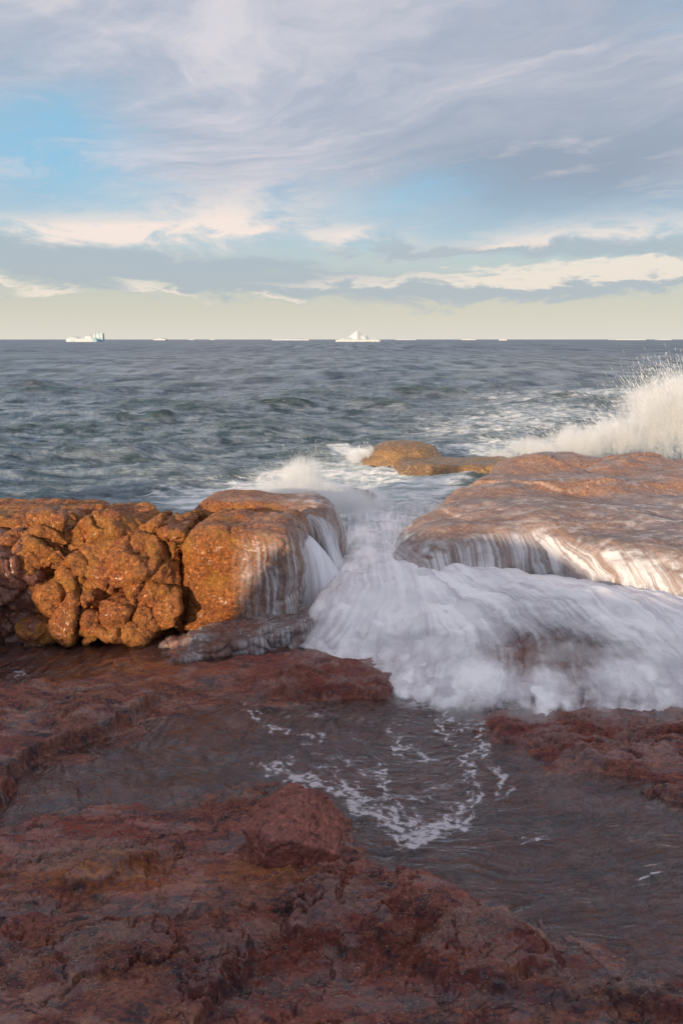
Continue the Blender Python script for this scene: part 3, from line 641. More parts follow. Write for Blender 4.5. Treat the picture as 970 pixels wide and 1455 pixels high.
def f_knob(X, Y, Z):
    Xw = X + .06 * perlin(X * 5, Y * 5, Z * 5) + .02 * perlin(X * 14, Y * 14, Z * 14); Zw = Z + .06 * perlin(X * 5 + 9, Y * 5, Z * 5)
    d = rbox(X, Y, Z, (cb[0] - .02, 5.96, .34), (.66, .54, .48), .14)
    d1 = np.full(X.shape, 9, np.float32); d2 = d1.copy()
    for c_, r_ in BLW:
        e = ell(Xw, Y, Zw, c_, r_); d2 = np.minimum(d2, np.maximum(d1, e)); d1 = np.minimum(d1, e)
    d = smin(d, d1, .06) + .009 * np.exp(-((d2 - d1) / .016) ** 2) * sstep(Y, 5.9, 5.6) * sstep(fbm(X * 3, Y * 3, Z * 3, 2), -.25, .2)
    d = smin(d, rbox(X, Y, Z, (-1.32, 5.92, .30), (.29, .50, .53), .08), .03)
    a = np.abs(Xw * .75 - Zw * .66 + 1.72 + .04 * perlin(X * 6, Y * 6, Z * 6)); d = d + .02 * np.exp(-(a / .014) ** 2)
    return d
sdf_rock('knobbly_boulder', (cb[0] - .95, 4.85, -.2), (cb[0] + .85, 6.7, 1.05), .013, f_knob, M_gold, 'knobbly golden-brown boulder with rounded lumps and deep creases above the dark left pool', 'boulder', blocky(.022, 5, .095, 2.2, .014, 6.5))

# smooth block beside it
cbk = at_y(345, 800, 5.75)
def f_block(X, Y, Z):
    d = rbox(X, Y, Z, (-.83, 5.80, .36), (.49 - .04 * (Z - .3), .46, .50), .15, R(-6), (.02, -.02))
    d = smin(d, ell(X, Y, Z, (-.62, 5.62, .45), (.30, .26, .36)), .06)
    return d + .02 * fbm(X * 3, Y * 3, Z * 3, 3)
sdf_rock('block_boulder', (-1.5, 5.1, -.25), (-.15, 6.5, 1.1), .014, f_block, M_gold, 'blocky orange boulder with a smooth flat front and water threads down its right side', 'boulder', blocky(.014, 6, .030, 1.7, .008, 6), extra=(blk := []))

# long rounded boulder behind, water pouring off its right end
def f_back(X, Y, Z):
    d = rbox(X, Y, Z, (-.78, 6.75, .30), (.70, .44, .56), .27, R(-4), (-.03, 0))
    d = smin(d, ell(X, Y, Z, (-.29, 6.68, .42), (.34, .40, .42)), .1)
    return d + .02 * fbm(X * 2.4, Y * 2.4, Z * 2.4, 3)
sdf_rock('rounded_boulder', (-1.7, 6.0, -.4), (.35, 7.4, 1.05), .016, f_back, M_gold, 'long rounded brown boulder behind the orange block with water pouring off its right end', 'boulder', coarse(.008, 6, .003, 20), extra=(bck := []))

# fractured dark mass at the left edge
def f_left(X, Y, Z):
    d = rbox(X, Y, Z, (-3.35, 5.85, .28), (.72, .75, .50), .10, R(4), (-.03, 0))
    d = smin(d, rbox(X, Y, Z, (-2.66, 5.42, .15), (.17, .22, .42), .06, R(12)), .02)
    d = smin(d, rbox(X, Y, Z, (-2.95, 5.30, .05), (.2, .2, .40), .06, R(-8)), .02)
    d = smin(d, ell(X, Y, Z, (-2.50, 5.24, .05), (.16, .18, .16)), .03)
    for (nx_, nz_, o_, wd) in [(1, .12, 2.80, .016), (.9, -.4, 3.12, .014), (.2, 1, .08, .016), (.3, .95, .55, .014)]:
        a = np.abs(X * nx_ + Z * nz_ + o_ + .03 * perlin(X * 4, Y * 4, Z * 4)); d = d + .04 * np.exp(-(a / wd) ** 2)
    return d
sdf_rock('fractured_rock', (-4.3, 4.8, -.3), (-2.15, 6.8, 1.0), .018, f_left, M_wetdark, 'dark fractured red rock at the far left edge beside the knobbly golden boulder', 'rock', blocky(.015, 6, .07, 3.0, .022, 8))

# flat-topped rocks above and behind the knobbly boulder
def lump(name, px, py, Y_, rx, ry, rz, mat, label, h=.016, cat='rock', box=False, disp=None, seed=0):
    c_ = at_y(px, py, Y_)
    def f(X, Y, Z):
        s = seed * 7.1
        d = rbox(X, Y, Z, c_, (rx, ry, rz), min(rx, ry, rz) * .7) if box else ell(X + .05 * rx * perlin(X * 2 / rx, Y * 2 / ry + s, Z), Y, Z, c_, (rx, ry, rz))
        return d + .10 * min(rx, rz) * fbm(X / rx * 1.3 + s, Y / ry * 1.3, Z / rz, 3)
    return sdf_rock(name, c_ - np.array([rx, ry, rz]) * 1.3 - .03, c_ + np.array([rx, ry, rz]) * 1.3 + .03, h, f, mat, label, cat, disp or coarse(.10 * rz, 2 / rz, .04 * rz, 5 / rz))
lump('flat_rock', 55, 745, 6.75, .62, .50, .17, M_gold, 'flat orange rock with a shelving top at upper left, behind the knobbly boulder', seed=1, box=True)
lump('flat_rock', 8, 752, 6.1, .40, .34, .17, M_gold, 'low tan rock crossing the left edge above the dark fractured rock', seed=2, box=True)
lump('stone', 181, 731, 6.35, .20, .16, .085, M_gold, 'small rounded stone lying on top of the knobbly golden boulder', h=.009, cat='stone', box=True, seed=3)
lump('rock', 240, 760, 6.25, .34, .30, .16, M_wetdark, 'dark wet saddle rock between the knobbly boulder and the orange block', seed=4)
# low wet slab at the foot of the block
def f_low(X, Y, Z):
    d = rbox(X, Y, Z, (-.82, 5.16, -.02), (.60 , .25, .145), .06, R(17), (.13, .05))
    return d + .035 * fbm(X * 3, Y * 3, Z * 3, 4)
sdf_rock('low_slab', (-1.65, 4.6, -.2), (-.1, 5.7, .3), .011, f_low, M_wetdark, 'low dark red slab at the foot of the orange block with white water spilling over it', 'rock', blocky(.010, 8, .035, 4.0, .010, 12), extra=(lowm := []))

# big wet slab on the right
SP = [at_z(*q_)[:2] for q_ in [(566, 792, .36), (610, 806, .36), (700, 800, .36), (760, 800, .36), (815, 812, .36), (870, 830, .36), (970, 838, .36), (1300, 860, .36), (1700, 760, .5), (1500, 640, .8), (1100, 636, .82), (970, 644, .80), (860, 652, .72), (770, 660, .62), (705, 676, .56), (655, 706, .52), (600, 738, .48), (572, 758, .42)]]
SP = [tuple(a) for a in SP]
def slab_top(X, Y):
    x = X; base_ = np.interp(Y, [5.2, 6.0, 6.8, 8.0, 9.6, 12], [.64, .66, .68, .68, .66, .68])
    base_ = base_ + .05 * sstep(x, .6, 3.2) - .10 * sstep(x, 1.3, .5)
    st_ = Y - .22 * x + .35 * perlin(X * .7, Y * .7, 2)
    return base_ + .09 * sstep(st_, 6.8, 7.2) - .07 * sstep(st_, 7.3, 7.7) + .10 * sstep(st_, 8.0, 8.5) - .07 * sstep(st_, 8.8, 9.2) + .08 * fbm(X * .9, Y * 1.4, 1, 4) + .04 * facets(X * .8 + .3 * st_, Y * 1.3)[0]
def f_slab(X, Y, Z):
    r_ = .28; x2, y2 = X[:, :, 0], Y[:, :, 0]
    d2 = poly_sd(x2 + .07 * fbm(x2 * 1.6, y2 * 1.6, 3, 3), y2 + .07 * fbm(x2 * 1.6, y2 * 1.6, 6, 3), SP) + r_
    t2 = slab_top(x2, y2) - r_
    a = d2[:, :, None] + 0 * Z - .10 * sstep(Z, .6, .1); b_ = Z - t2[:, :, None]
    a = a - .0
    return np.sqrt(np.maximum(a, 0) ** 2 + np.maximum(b_, 0) ** 2) + np.minimum(np.maximum(a, b_), 0) - r_
sdf_rock('wet_slab', (.2, 4.9, -.15), (5.6, 10.8, 1.1), .024, f_slab, M_pink, 'broad smooth pink-brown slab at right with water sheeting over its rounded front lip', 'rock', coarse(.010, 4, .004, 12, .003, 30), extra=(slb := []))

# rocks standing in the sea
lump('sea_boulder', 571, 660, 13.0, .84, .62, .45, M_tan, 'smooth domed golden boulder standing alone in the sea beyond the white water', h=.03, cat='boulder', disp=coarse(.010, 4, .010, 9), seed=9)
lump('sea_rock', 655, 673, 12.0, 1.15, .5, .23, M_tan, 'low flat orange rock in the sea between the domed boulder and the right slab', h=.03, box=True, disp=coarse(.02, 3, .01, 9), seed=5)
lump('stone', 721, 666, 10.9, .17, .15, .10, M_wetdark, 'small dark stone at the right tip of the flat orange sea rock', h=.014, cat='stone', seed=6)
lump('rock', 866, 574, 27, .42, .3, .16, M_wetdark, 'tiny brown rock awash in the foam just left of the tall spray', h=.03, seed=7)
lump('rock', 490, 705, 9.4, .42, .30, .10, M_wetdark, 'brown rock just under the surge between the white splash and the domed boulder', h=.02, seed=8)

# angular red rock lying on the bedrock
cr = at_z(412, 1180, .085)
def f_ang(X, Y, Z):
    x, y, z = X - cr[0], Y - cr[1], Z - cr[2]
    pl = [((-.15, .12, 1), .095), ((-.86, -.45, .25), .19), ((.30, -.95, .20), .19), ((.93, -.10, .55), .20), ((.55, .75, .45), .235), ((-.35, .85, .45), .27), ((.45, -.2, .85), .115), ((-.55, .2, .8), .125), ((0, 0, -1), .16)]
    d = None
    for n_, o_ in pl:
        l = math.sqrt(sum(q_ * q_ for q_ in n_)); e = (x * n_[0] + y * n_[1] + z * n_[2]) / l - o_
        d = e if d is None else -smin(-d, -e, .006)
    return d + .012 * fbm(X * 9, Y * 9, Z * 9, 3)
sdf_rock('angular_rock', cr - np.array([.34, .36, .19]), cr + np.array([.34, .36, .22]), .006, f_ang, M_red, 'angular rust-red rock with a cracked top sitting on the bedrock at the pool edge', 'rock', blocky(.004, 14, .010, 6, .003, 20))

# ================================================================== WATER RUNNING OVER ROCKS
def veil_of(name, VQ, off, wetfn, label, thr=.02):
    V, Q = VQ[0]; N = vnormals(V, Q); wv = wetfn(V[:, 0], V[:, 1], V[:, 2], N)
    keep = (wv[Q] > thr).any(1); Q = Q[keep]; u = np.unique(Q); m_ = np.full(len(V), -1); m_[u] = np.arange(len(u))
    V2 = V[u] + N[u] * off + N[u] * (.006 * fbm(V[u, 0] * 14, V[u, 1] * 6, V[u, 2] * 1.5, 2))[:, None]
    return recentre(make_obj(name, V2, m_[Q], M_veil, label, 'running water', attrs={'wet': np.clip(wv[u], 0, 1.5)}))
veil_of('water_veil', slb, .014, lambda x, y, z, N: (sstep(N[:, 2], -.3, .1) * (.75 + .5 * fbm(x * 1.0, y * 1.6, 0, 3)) - .2 * sstep(y, 7.6, 8.6) + .75 * sstep(N[:, 2], .9, .55) + .35 * sstep(x, 1.6, 3.0) * sstep(y, 8, 6.5)) * sstep(z, .1, .2) * (1 - .85 * sstep(y, 6.9, 7.4) * sstep(N[:, 2], .98, .88)), 'thin sheet of running water streaking the right slab and dripping off its lip')
veil_of('water_veil', blk, .012, lambda x, y, z, N: sstep(x, -.95, -.55) * (.75 * sstep(z, .95, .4) + .35) * sstep(y, 6.2, 5.8), 'fine water threads running down the right side of the orange block')
veil_of('water_veil', bck, .014, lambda x, y, z, N: sstep(x, -.75, -.2) * 1.1 * sstep(z, -.2, .1) + .35 * sstep(N[:, 2], .8, 1), 'pale sheet of water draping the right end of the long rounded boulder')
veil_of('water_veil', lowm, .010, lambda x, y, z, N: (.45 + .7 * fbm(x * 4, y * 4, 0, 2) + .5 * sstep(x, -.9, -.5)) * sstep(z, -.1, .0), 'thin white trickles spilling over the low dark red slab')

# ================================================================== WHITE WATER
def cr_interp(P, t):        # Catmull-Rom through P (n,d) at t in [0,n-1]
    n_ = len(P); i = np.clip(np.floor(t).astype(int), 0, n_ - 2); f = (t - i)[:, None]
    g = lambda k_: P[np.clip(k_, 0, n_ - 1)]
    p0, p1, p2, p3 = g(i - 1), g(i), g(i + 1), g(i + 2)
    return .5 * ((2 * p1) + (-p0 + p2) * f + (2 * p0 - 5 * p1 + 4 * p2 - p3) * f * f + (-p0 + 3 * p1 - 3 * p2 + p3) * f ** 3)
def loft(lines, nu, nv, thick=None):
    L = [np.array([at_z(*q_) for q_ in l]) for l in lines]; nr = len(L[0])
    along = np.stack([cr_interp(l, np.linspace(0, nr - 1, nv)) for l in L])           # lines x nv x 3
    out_ = np.stack([cr_interp(along[:, j], np.linspace(0, len(L) - 1, nu)) for j in range(nv)], 1)  # nu x nv x 3
    th = None
    if thick is not None:
        T = np.array(thick)[:, :, None]; al = np.stack([cr_interp(t, np.linspace(0, nr - 1, nv)) for t in T])
        th = np.stack([cr_interp(al[:, j], np.linspace(0, len(L) - 1, nu)) for j in range(nv)], 1)[..., 0]
    du = np.linalg.norm(np.diff(out_, axis=0), axis=2); U = np.concatenate([[0], np.cumsum(du.mean(1))])[:, None] + 0 * out_[..., 0]
    dv = np.linalg.norm(np.diff(out_, axis=1), axis=2); Vv = np.concatenate([np.zeros((nu, 1)), np.cumsum(dv, 1)], 1)
    return out_, U, Vv, th
SL = [
 [(492, 700, 0.02), (490, 750, 0.12), (476, 805, 0.22), (440, 856, 0.19), (424, 888, 0.09), (408, 915, 0)],
 [(508, 700, 0.02), (510, 750, 0.16), (514, 805, 0.3), (503, 862, 0.27), (478, 908, 0.13), (450, 932, 0)],
 [(532, 700, 0.02), (535, 750, 0.19), (548, 805, 0.34), (560, 872, 0.244), (552, 930, 0.088), (543, 985, 0)],
 [(552, 699, 0.02), (556, 752, 0.2), (578, 812, 0.33), (622, 880, 0.281), (630, 930, 0.14), (610, 1008, 0)],
 [(575, 698, 0.02), (572, 765, 0.2), (612, 815, 0.33), (690, 876, 0.296), (730, 925, 0.156), (735, 1022, 0)],
 [(600, 697, 0.02), (590, 790, 0.2), (650, 814, 0.31), (775, 868, 0.303), (850, 930, 0.156), (880, 1028, 0)],
 [(630, 696, 0.02), (610, 800, 0.2), (715, 815, 0.29), (865, 862, 0.303), (970, 930, 0.151), (1030, 1032, 0)],
 [(660, 696, 0.02), (640, 806, 0.2), (820, 832, 0.28), (990, 866, 0.296), (1120, 930, 0.146), (1200, 1032, 0)],
 [(700, 696, 0.02), (700, 810, 0.2), (960, 856, 0.27), (1160, 880, 0.281), (1280, 940, 0.135), (1400, 1036, 0)]]
TH = [[.5, .8, .9, .8, .7, .4], [.6, 1, 1.1, 1.1, .9, .6], [.6, 1, 1.1, 1.1, .62, .75], [.6, 1, 1.1, .98, .72, .9], [.6, 1, 1.1, .84, .38, .85], [.6, 1, 1.1, .84, .42, .85], [.6, 1, 1.1, 1, .8, .9], [.6, 1, 1.1, 1, .85, .9], [.6, 1, 1.1, 1, .85, .9]]
G, U, Vv, th = loft(SL, 460, 520, TH)
vn = np.linspace(0, 1, 520)[None, :]
gx, gy = G[..., 0], G[..., 1]
billow = np.abs(fbm(gx * 2.0, gy * 2.2, 4, 4, .5)) * .045 * sstep(vn, .05, .3) * sstep(vn, .85, .5) + fbm(U * 1.8, Vv * .6, 8, 3, .5) * .045 * sstep(vn, .4, .65) + fbm(U * 8, Vv * .9, 8, 4, .5) * .010
edge = np.minimum(sstep(vn, .0, .08) + 0 * U, 1) * sstep(np.linspace(0, 1, 460)[:, None], 0, .06)
grn = sstep(vn, .55, .2) + 0 * U
white = bpy.data.objects.new('white_water', None); COL.objects.link(white); white['kind'] = 'structure'
for li, (lift, cut, tk) in enumerate([(.006, 1.0, .0), (.020, .975, -.12), (.036, .93, -.22)]):
    gg = G.copy(); gg[..., 2] += (billow * (1 + .15 * li) + .02 * li * fbm(gx * 3, gy * 3, 3 + li * 9, 3)) * np.clip(sstep(vn, 1.0, .78) + .05, 0, 1) + lift * sstep(vn, cut + .02, cut - .25)
    t_ = th * edge + tk + .30 * fbm(gx * 2.0, gy * 2.6, 9 + li * 5, 5, .6) * sstep(vn, .3, .8)
    fr1 = vn + .035 * fbm(gx * 2.2, gy * 2.2, 3 + li, 5, .62) + .022 * fbm(U * 9, Vv * 1.5, 6 + li, 4, .6)
    t_ = t_ - .85 * sstep(fr1, cut - .07, cut + .02)
    sh = (li + 1) * 1.0
    make_obj('foam_sheet', gg[::1 if li == 0 else 2, ::1 if li == 0 else 2].reshape(-1, 3), grid_faces(*gg[::1 if li == 0 else 2, ::1 if li == 0 else 2].shape[:2]), M_silk, parent=white,
             attrs={'thick': t_[::1 if li == 0 else 2, ::1 if li == 0 else 2].ravel(), 'green': grn[::1 if li == 0 else 2, ::1 if li == 0 else 2].ravel()},
             uv=(np.stack([U, Vv], -1) + [li * 7.3, li * 3.1])[::1 if li == 0 else 2, ::1 if li == 0 else 2].reshape(-1, 2))
# the drowned ledge beneath it
G3 = G[::4, ::4].copy(); G3[..., 2] -= .04 + .07 * sstep(vn[:, ::4], .86, 1.0) + .10 * sstep(vn[:, ::4], .5, .2); G3[..., 2] += .02 * fbm(G3[..., 0] * 4, G3[..., 1] * 4, 2, 3)
make_obj('drowned_ledge', G3.reshape(-1, 3), grid_faces(*G3.shape[:2]), M_wetdark, kind='structure')

# waterfalls
def fall(name, lines, label, thick, nu=140, nv=120):
    G, U, Vv, th = loft(lines, nu, nv, thick)
    un = np.linspace(0, 1, nu)[:, None]; th = th * 1.0 - .5 * (1 - sstep(un, 0, .12) * sstep(un, 1, .88))
    G[..., 1] -= .02 * fbm(U * 14, Vv * .8, 3, 3)
    return recentre(make_obj(name, G.reshape(-1, 3), grid_faces(nu, nv), M_fall, label, 'waterfall', attrs={'thick': th.ravel()}, uv=np.stack([U, Vv], -1).reshape(-1, 2)))
def FW(px, py, Y_): p_ = at_y(px, py, Y_); return (px, py, p_[2])
fall('waterfall', [[FW(414, 750, 6.1), FW(420, 772, 5.92), FW(420, 815, 5.80), FW(418, 875, 5.70)],
                   [FW(426, 754, 6.1), FW(438, 776, 5.90), FW(448, 818, 5.76), FW(452, 880, 5.66)],
                   [FW(438, 760, 6.15), FW(456, 783, 5.98), FW(472, 822, 5.84), FW(484, 878, 5.72)],
                   [FW(446, 766, 6.2), FW(468, 792, 6.1), FW(492, 828, 5.98), FW(512, 868, 5.86)]],
     'smooth white fan of water pouring down between the orange block and the rounded boulder', [[.7, .9, 1, 1], [.9, 1.1, 1.2, 1.2], [.9, 1.1, 1.2, 1.2], [.7, .9, 1, 1]])
fall('waterfall', [[FW(425, 730, 6.35), FW(446, 752, 6.25), FW(462, 790, 6.18), FW(478, 835, 6.12)],
                   [FW(438, 727, 6.4), FW(460, 746, 6.26), FW(474, 785, 6.2), FW(490, 835, 6.15)],
                   [FW(450, 726, 6.55), FW(474, 744, 6.45), FW(485, 785, 6.4), FW(500, 830, 6.35)]],
     'thin streaky curtain of water curling over the right end of the rounded boulder', [[.42, .45, .5, .7], [.45, .5, .6, .8], [.35, .4, .5, .7]])

# ================================================================== SPRAY (real clouds of droplets: volumes with uneven edges, plus flung threads)
def spray(name, blobs, label, dens, streak, h=.06, nscale=2.2, aniso=.0, flung=None, cat='splash'):
    """blobs: (centre, radii). The hull is the union grown a little; density follows the same blobs, broken by noise"""
    lo = np.min([np.array(c) - np.array(r) * 1.25 for c, r in blobs], 0); hi = np.max([np.array(c) + np.array(r) * 1.25 for c, r in blobs], 0)
    mt, n, out = new_mat(name + '_droplets'); p = n.pos()
    f = None
    for c, r in blobs:
        v = n.vm('DIVIDE', n.vm('SUBTRACT', p, tuple(c)), tuple(r)); l = n.new('ShaderNodeVectorMath', operation='LENGTH'); n.put(l.inputs[0], v)
        e = n.m('SUBTRACT', 1.0, l.outputs['Value']); f = e if f is None else n.m('SMOOTH_MAX', f, e, .15)
    rx, ry, rz = streak
    nn = n.noise(n.map(p, (nscale * 1.0, nscale, nscale), (0, 0, 0), (rx, ry, rz)), 1, 6, .62, .3)
    ns = n.noise(n.map(p, (nscale * 5, nscale * 5, nscale * .9), (0, 0, 0), (rx, ry, rz)), 1, 5, .62, .2)
    d = n.m('ADD', f, n.m('ADD', n.m('MULTIPLY', n.m('SUBTRACT', nn, .52), 1.5), n.m('MULTIPLY', n.m('SUBTRACT', ns, .52), 1.5)))
    d = n.ss(d, .02, .75)
    d = n.m('MULTIPLY', n.m('MULTIPLY', d, n.ss(f, -.22, .12)), dens)
    pv = n.new('ShaderNodeVolumePrincipled'); pv.inputs['Color'].default_value = (1, 1, 1, 1); n.put(pv.inputs['Density'], d); pv.inputs['Anisotropy'].default_value = aniso
    n.l.new(pv.outputs[0], out.inputs['Volume'])
    def fn(X, Y, Z):
        q_ = None
        for c, r in blobs:
            e = np.sqrt(sum(((A_ - c[i]) / r[i]) ** 2 for i, A_ in enumerate((X, Y, Z)))) - 1.22; q_ = e if q_ is None else np.minimum(q_, e)
        return q_
    o = sdf_rock(name, lo - h, hi + h, h, fn, mt, label, cat)
    if flung:      # droplets and short threads thrown out of it
        n_, origin, dirv, reach, wdt = flung; origin = np.array(origin); dirv = np.array(dirv) / np.linalg.norm(dirv)
        bi = rng.choice(len(blobs), n_, p=np.array([r[0] * r[2] for c, r in blobs]) / sum(r[0] * r[2] for c, r in blobs))
        st_ = np.array([blobs[b_][0] for b_ in bi]) + np.array([blobs[b_][1] for b_ in bi]) * rng.normal(size=(n_, 3)) * .42
        dv = (st_ - origin); dv /= np.linalg.norm(dv, axis=1)[:, None]; dv = dv + dirv * .9 + rng.normal(size=(n_, 3)) * .18; dv /= np.linalg.norm(dv, axis=1)[:, None]
        t_ = rng.random(n_) ** 1.6 * reach; st_ = st_ + dv * t_[:, None]; st_[:, 2] -= .25 * t_ ** 2
        ln = wdt * (4 + 26 * rng.random(n_) ** 2); rr = wdt * (.25 + .75 * rng.random(n_) ** 2)
        sd_ = np.cross(dv, [0, 1, 0]); sd_ /= np.linalg.norm(sd_, axis=1)[:, None]; up_ = np.cross(sd_, dv)
        V = np.stack([st_ - dv * ln[:, None], st_ + sd_ * rr[:, None], st_ + up_ * rr[:, None], st_ - sd_ * rr[:, None], st_ - up_ * rr[:, None], st_ + dv * ln[:, None] * .6], 1)
        fc = np.array([(0, 1, 2), (0, 2, 3), (0, 3, 4), (0, 4, 1), (5, 2, 1), (5, 3, 2), (5, 4, 3), (5, 1, 4)])
        ok = (st_[:, 2] > .02) & (st_[:, 2] < hi[2] + .10); V = V[ok] - np.array(o.location)
        make_obj('droplets', V.reshape(-1, 3), (fc[None] + (np.arange(len(V)) * 6)[:, None, None]).reshape(-1, 3), M_drop, kind='stuff', parent=o, smooth=False)
    return o
mt, n, out = new_mat('droplet_white'); M_drop = mt; b = n.bsdf((.93, .93, .94), .4); n.l.new(b.outputs[0], out.inputs[0])
Yb = 12.6
def SB(px, py, rpx, rpy, Y_=Yb, ry=.5): return (at_y(px, py, Y_), (rpx * PXM(Y_), ry, rpy * PXM(Y_)))
spray('wave_spray', [SB(940, 590, 70, 62), SB(1010, 600, 90, 80), SB(880, 620, 50, 34), SB(825, 630, 60, 30), SB(765, 640, 55, 20), SB(715, 648, 30, 8), SB(925, 568, 34, 40), SB(962, 556, 32, 34)],
      'tall sunlit burst of spray where a wave breaks behind the right slab', 10.0, (0, R(28), 0), flung=(13000, at_y(1010, 670, Yb), (-.35, -.1, .8), .42, .0034))
spray('wave_spray', [(at_y(425, 702, 8.0), (.70, .5, .38)), (at_y(365, 712, 7.8), (.48, .4, .24)), (at_y(432, 676, 8.0), (.36, .35, .26)), (at_y(500, 712, 8.3), (.55, .45, .22))],
      'white burst of surf thrown up behind the rounded boulder and the waterfall', 9.0, (0, R(-20), 0), h=.04, nscale=3.4, flung=(2500, at_y(430, 730, 8.0), (-.3, 0, .7), .26, .0018))
spray('wave_spray', [(at_y(505, 650, 12.8), (.24, .3, .16)), (at_y(522, 643, 12.75), (.16, .25, .12))], 'small puff of spray at the left foot of the domed sea boulder', 9.0, (0, R(-20), 0), h=.03, nscale=6, flung=(250, at_y(525, 662, 12.75), (-.4, 0, .6), .2, .004))
spray('drifting_mist', [(at_y(478, 868, 5.75), (.34, .24, .16)), (at_y(520, 850, 5.9), (.34, .26, .14)), (at_y(452, 895, 5.4), (.24, .2, .08))], 'soft mist at the foot of the white waterfall', 5.0, (0, 0, 0), h=.03, nscale=5, cat='mist')

FR = [(452, 925), (520, 960), (580, 990), (660, 1008), (750, 1014), (850, 1016), (950, 1018)]
spray('drifting_mist', [(tuple(at_z(a, b_, .05)), (.30, .16, .09)) for a, b_ in FR] + [(tuple(at_z(540, 850, .36)), (.45, .45, .13)), (tuple(at_z(680, 845, .33)), (.6, .4, .11)), (tuple(at_z(840, 855, .33)), (.7, .35, .10)), (tuple(at_z(620, 920, .18)), (.45, .28, .10)), (tuple(at_z(820, 925, .19)), (.5, .26, .09)), (tuple(at_z(940, 930, .18)), (.5, .3, .10))],
      'soft low mist hanging over the white cascade and its front edge', 3.0, (0, R(50), 0), h=.035, nscale=3.0, cat='mist')

# ================================================================== ICEBERGS
def berg(name, px, base_py, wpx, parts, label, blue=None, group=None):
    """parts: ellipsoids and wedges in picture-pixel units relative to the berg's foot: (kind, x, z, rx, rz)"""
    c_ = at_z(px, base_py, 0); m_ = np.linalg.norm(c_[:2]) / 970 * .97; Wd_ = wpx * m_; h = Wd_ / 70
    hmax = max(z + rz for _, x, z, rx, rz in parts) * m_
    def fn(X, Y, Z):
        x = (X - c_[0]) / m_; y = (Y - c_[1]) / m_; z = Z / m_; d = None
        for kd, a, b_, rx, rz in parts:
            if kd == 'e': e = (np.sqrt(((x - a) / rx) ** 2 + (y / max(rx * .8, 2)) ** 2 + ((z - b_) / rz) ** 2) - 1) * min(rx, rz)
            elif kd == 'p':   # pyramid with its top at b_+rz
                e = (np.abs(x - a) / rx + np.abs(y) / (rx * .8) + (z - b_) / rz - 1) * min(rx, rz) * .6
            else: e = np.maximum(np.maximum(np.abs(x - a) - rx, np.abs(y) - rx * .7), np.abs(z - b_) - rz)
            d = e if d is None else np.minimum(d, e)
        return d + .35 * fbm(x * .35, y * .35, z * .5, 3)
    xs = [np.arange(a, b_, h, dtype=np.float32) for a, b_ in ((c_[0] - Wd_ * .6, c_[0] + Wd_ * .6), (c_[1] - Wd_ * .55, c_[1] + Wd_ * .55), (-h * 2.5, hmax + 3 * h))]
    X, Y, Z = np.meshgrid(*xs, indexing='ij'); f = fn(X, Y, Z); f[0] = f[-1] = 1; f[:, 0] = f[:, -1] = 1; f[:, :, 0] = f[:, :, -1] = 1
    V, Q = surface_net(f, [q_[0] for q_ in xs], h)
    bl = np.zeros(len(V)) if blue is None else sstep((V[:, 0] - c_[0]) / m_, blue - 3, blue + 1)
    return recentre(make_obj(name, V, Q, M_ice, label, 'iceberg', group, attrs={'blue': bl}, smooth=False))
berg('iceberg', 508, 485.3, 66, [('b', 0, 1, 31, 1.6), ('p', -1, 1.5, 19, 14.5), ('e', 6, 4, 9, 5), ('e', -14, 2.5, 14, 3), ('e', 24, 3, 8, 1.6), ('p', -12, 1, 16, 7), ('p', 10, 2, 9, 9)], 'largest white iceberg with a sloping pointed peak near the middle of the horizon')
berg('iceberg', 122, 485.5, 54, [('e', -15, 1.5, 11, 5.5), ('b', 4, 1.5, 14, 2.8), ('e', 6, 5, 7, 3.5), ('b', 20, 6.5, 4.5, 5), ('p', 14, 4, 7, 9), ('e', -3, 2.5, 10, 3)], 'low white iceberg with a blue-shaded block at its right end, far left', blue=14)
small = [(228, 483.2, 18, 2.6, 'small two-humped ice floe just right of the far left iceberg'), (414, 483.3, 56, 2.4, 'long flat ice floe just left of the peaked iceberg'), (576, 482.9, 30, 1.4, 'thin sliver of ice just right of the peaked iceberg'),
         (665, 482.9, 20, 1.9, 'low flat ice floe right of centre on the horizon'), (714, 483.6, 11, 2.2, 'tiny bright ice floe just right of the low flat floe'), (890, 482.9, 42, 1.8, 'long low ice floe on the horizon above the tall spray'), (942, 482.9, 18, 1.3, 'faint ice sliver at the far right of the horizon'),
         (272, 482.8, 8, 1.2, 'speck of ice left of the long flat floe'), (302, 482.8, 8, 1.2, 'second speck of ice left of the long flat floe, the one nearer to it')]
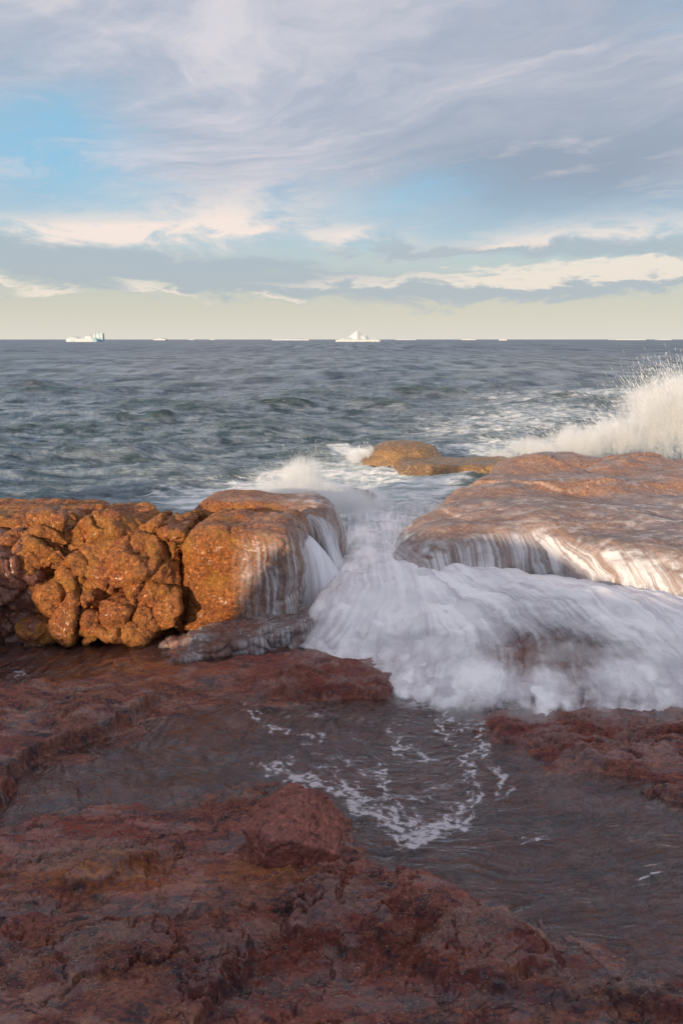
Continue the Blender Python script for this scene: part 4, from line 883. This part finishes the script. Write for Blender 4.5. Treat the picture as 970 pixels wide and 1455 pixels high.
for i, (px, by, wd, hh, lb) in enumerate(small):
    berg('ice_floe', px, by, wd, [('b', 0, .2, wd * .46, hh * .55), ('e', wd * .12, hh * .4, wd * .28, hh * .75), ('e', -wd * .2, hh * .3, wd * .2, hh * .6)], lb, group='small ice along the horizon')

# ================================================================== GRIT on the bedrock (uncountable)
def grit():
    pts = []
    for (cx_, cy_, rx, ry, n_) in [(130, 1215, 110, 28, 700), (340, 1165, 120, 25, 420), (420, 1245, 60, 18, 380), (560, 1270, 60, 20, 300), (200, 1190, 160, 30, 450), (430, 1320, 200, 60, 500), (650, 1330, 120, 40, 450), (150, 1400, 180, 50, 500), (520, 1430, 200, 30, 350), (40, 960, 50, 14, 160), (620, 960, 1, 1, 1), (820, 1050, 150, 28, 350)]:
        a = rng.normal(size=(n_, 2)) * .6; 
        for u, v in a:
            X_, Y_, _ = at_z(cx_ + u * rx, cy_ + v * ry, .03); pts.append((X_, Y_))
    pts = np.array(pts); z = ground_z(pts[:, 0], pts[:, 1]); ok = z > -.002; pts = pts[ok]; z = z[ok]; n_ = len(pts)
    r_ = .0012 + .0022 * rng.random(n_) ** 2.2
    base_ = np.array([(1, 0, 0), (0, 1, 0), (-1, 0, 0), (0, -1, 0), (0, 0, .7), (0, 0, -.5)]); fc = np.array([(0, 1, 4), (1, 2, 4), (2, 3, 4), (3, 0, 4), (1, 0, 5), (2, 1, 5), (3, 2, 5), (0, 3, 5)])
    th_ = rng.random(n_) * 6.28; c_, s_ = np.cos(th_), np.sin(th_); B = base_[None] * (1 + .3 * rng.normal(size=(n_, 6, 3)))
    x = B[..., 0] * c_[:, None] - B[..., 1] * s_[:, None]; y = B[..., 0] * s_[:, None] + B[..., 1] * c_[:, None]
    V = np.stack([x * r_[:, None] + pts[:, :1], y * r_[:, None] + pts[:, 1:], B[..., 2] * r_[:, None] + z[:, None] + .001], -1)
    Fc = (fc[None] + (np.arange(n_) * 6)[:, None, None]).reshape(-1, 3)
    mt, n, out = new_mat('shell_grit'); b = n.bsdf((.34, .28, .22), .7); n.l.new(b.outputs[0], out.inputs[0])
    make_obj('shell_grit', V.reshape(-1, 3), Fc, mt, 'pale shell grit scattered over the red bedrock', 'grit', kind='stuff', smooth=False)
grit()
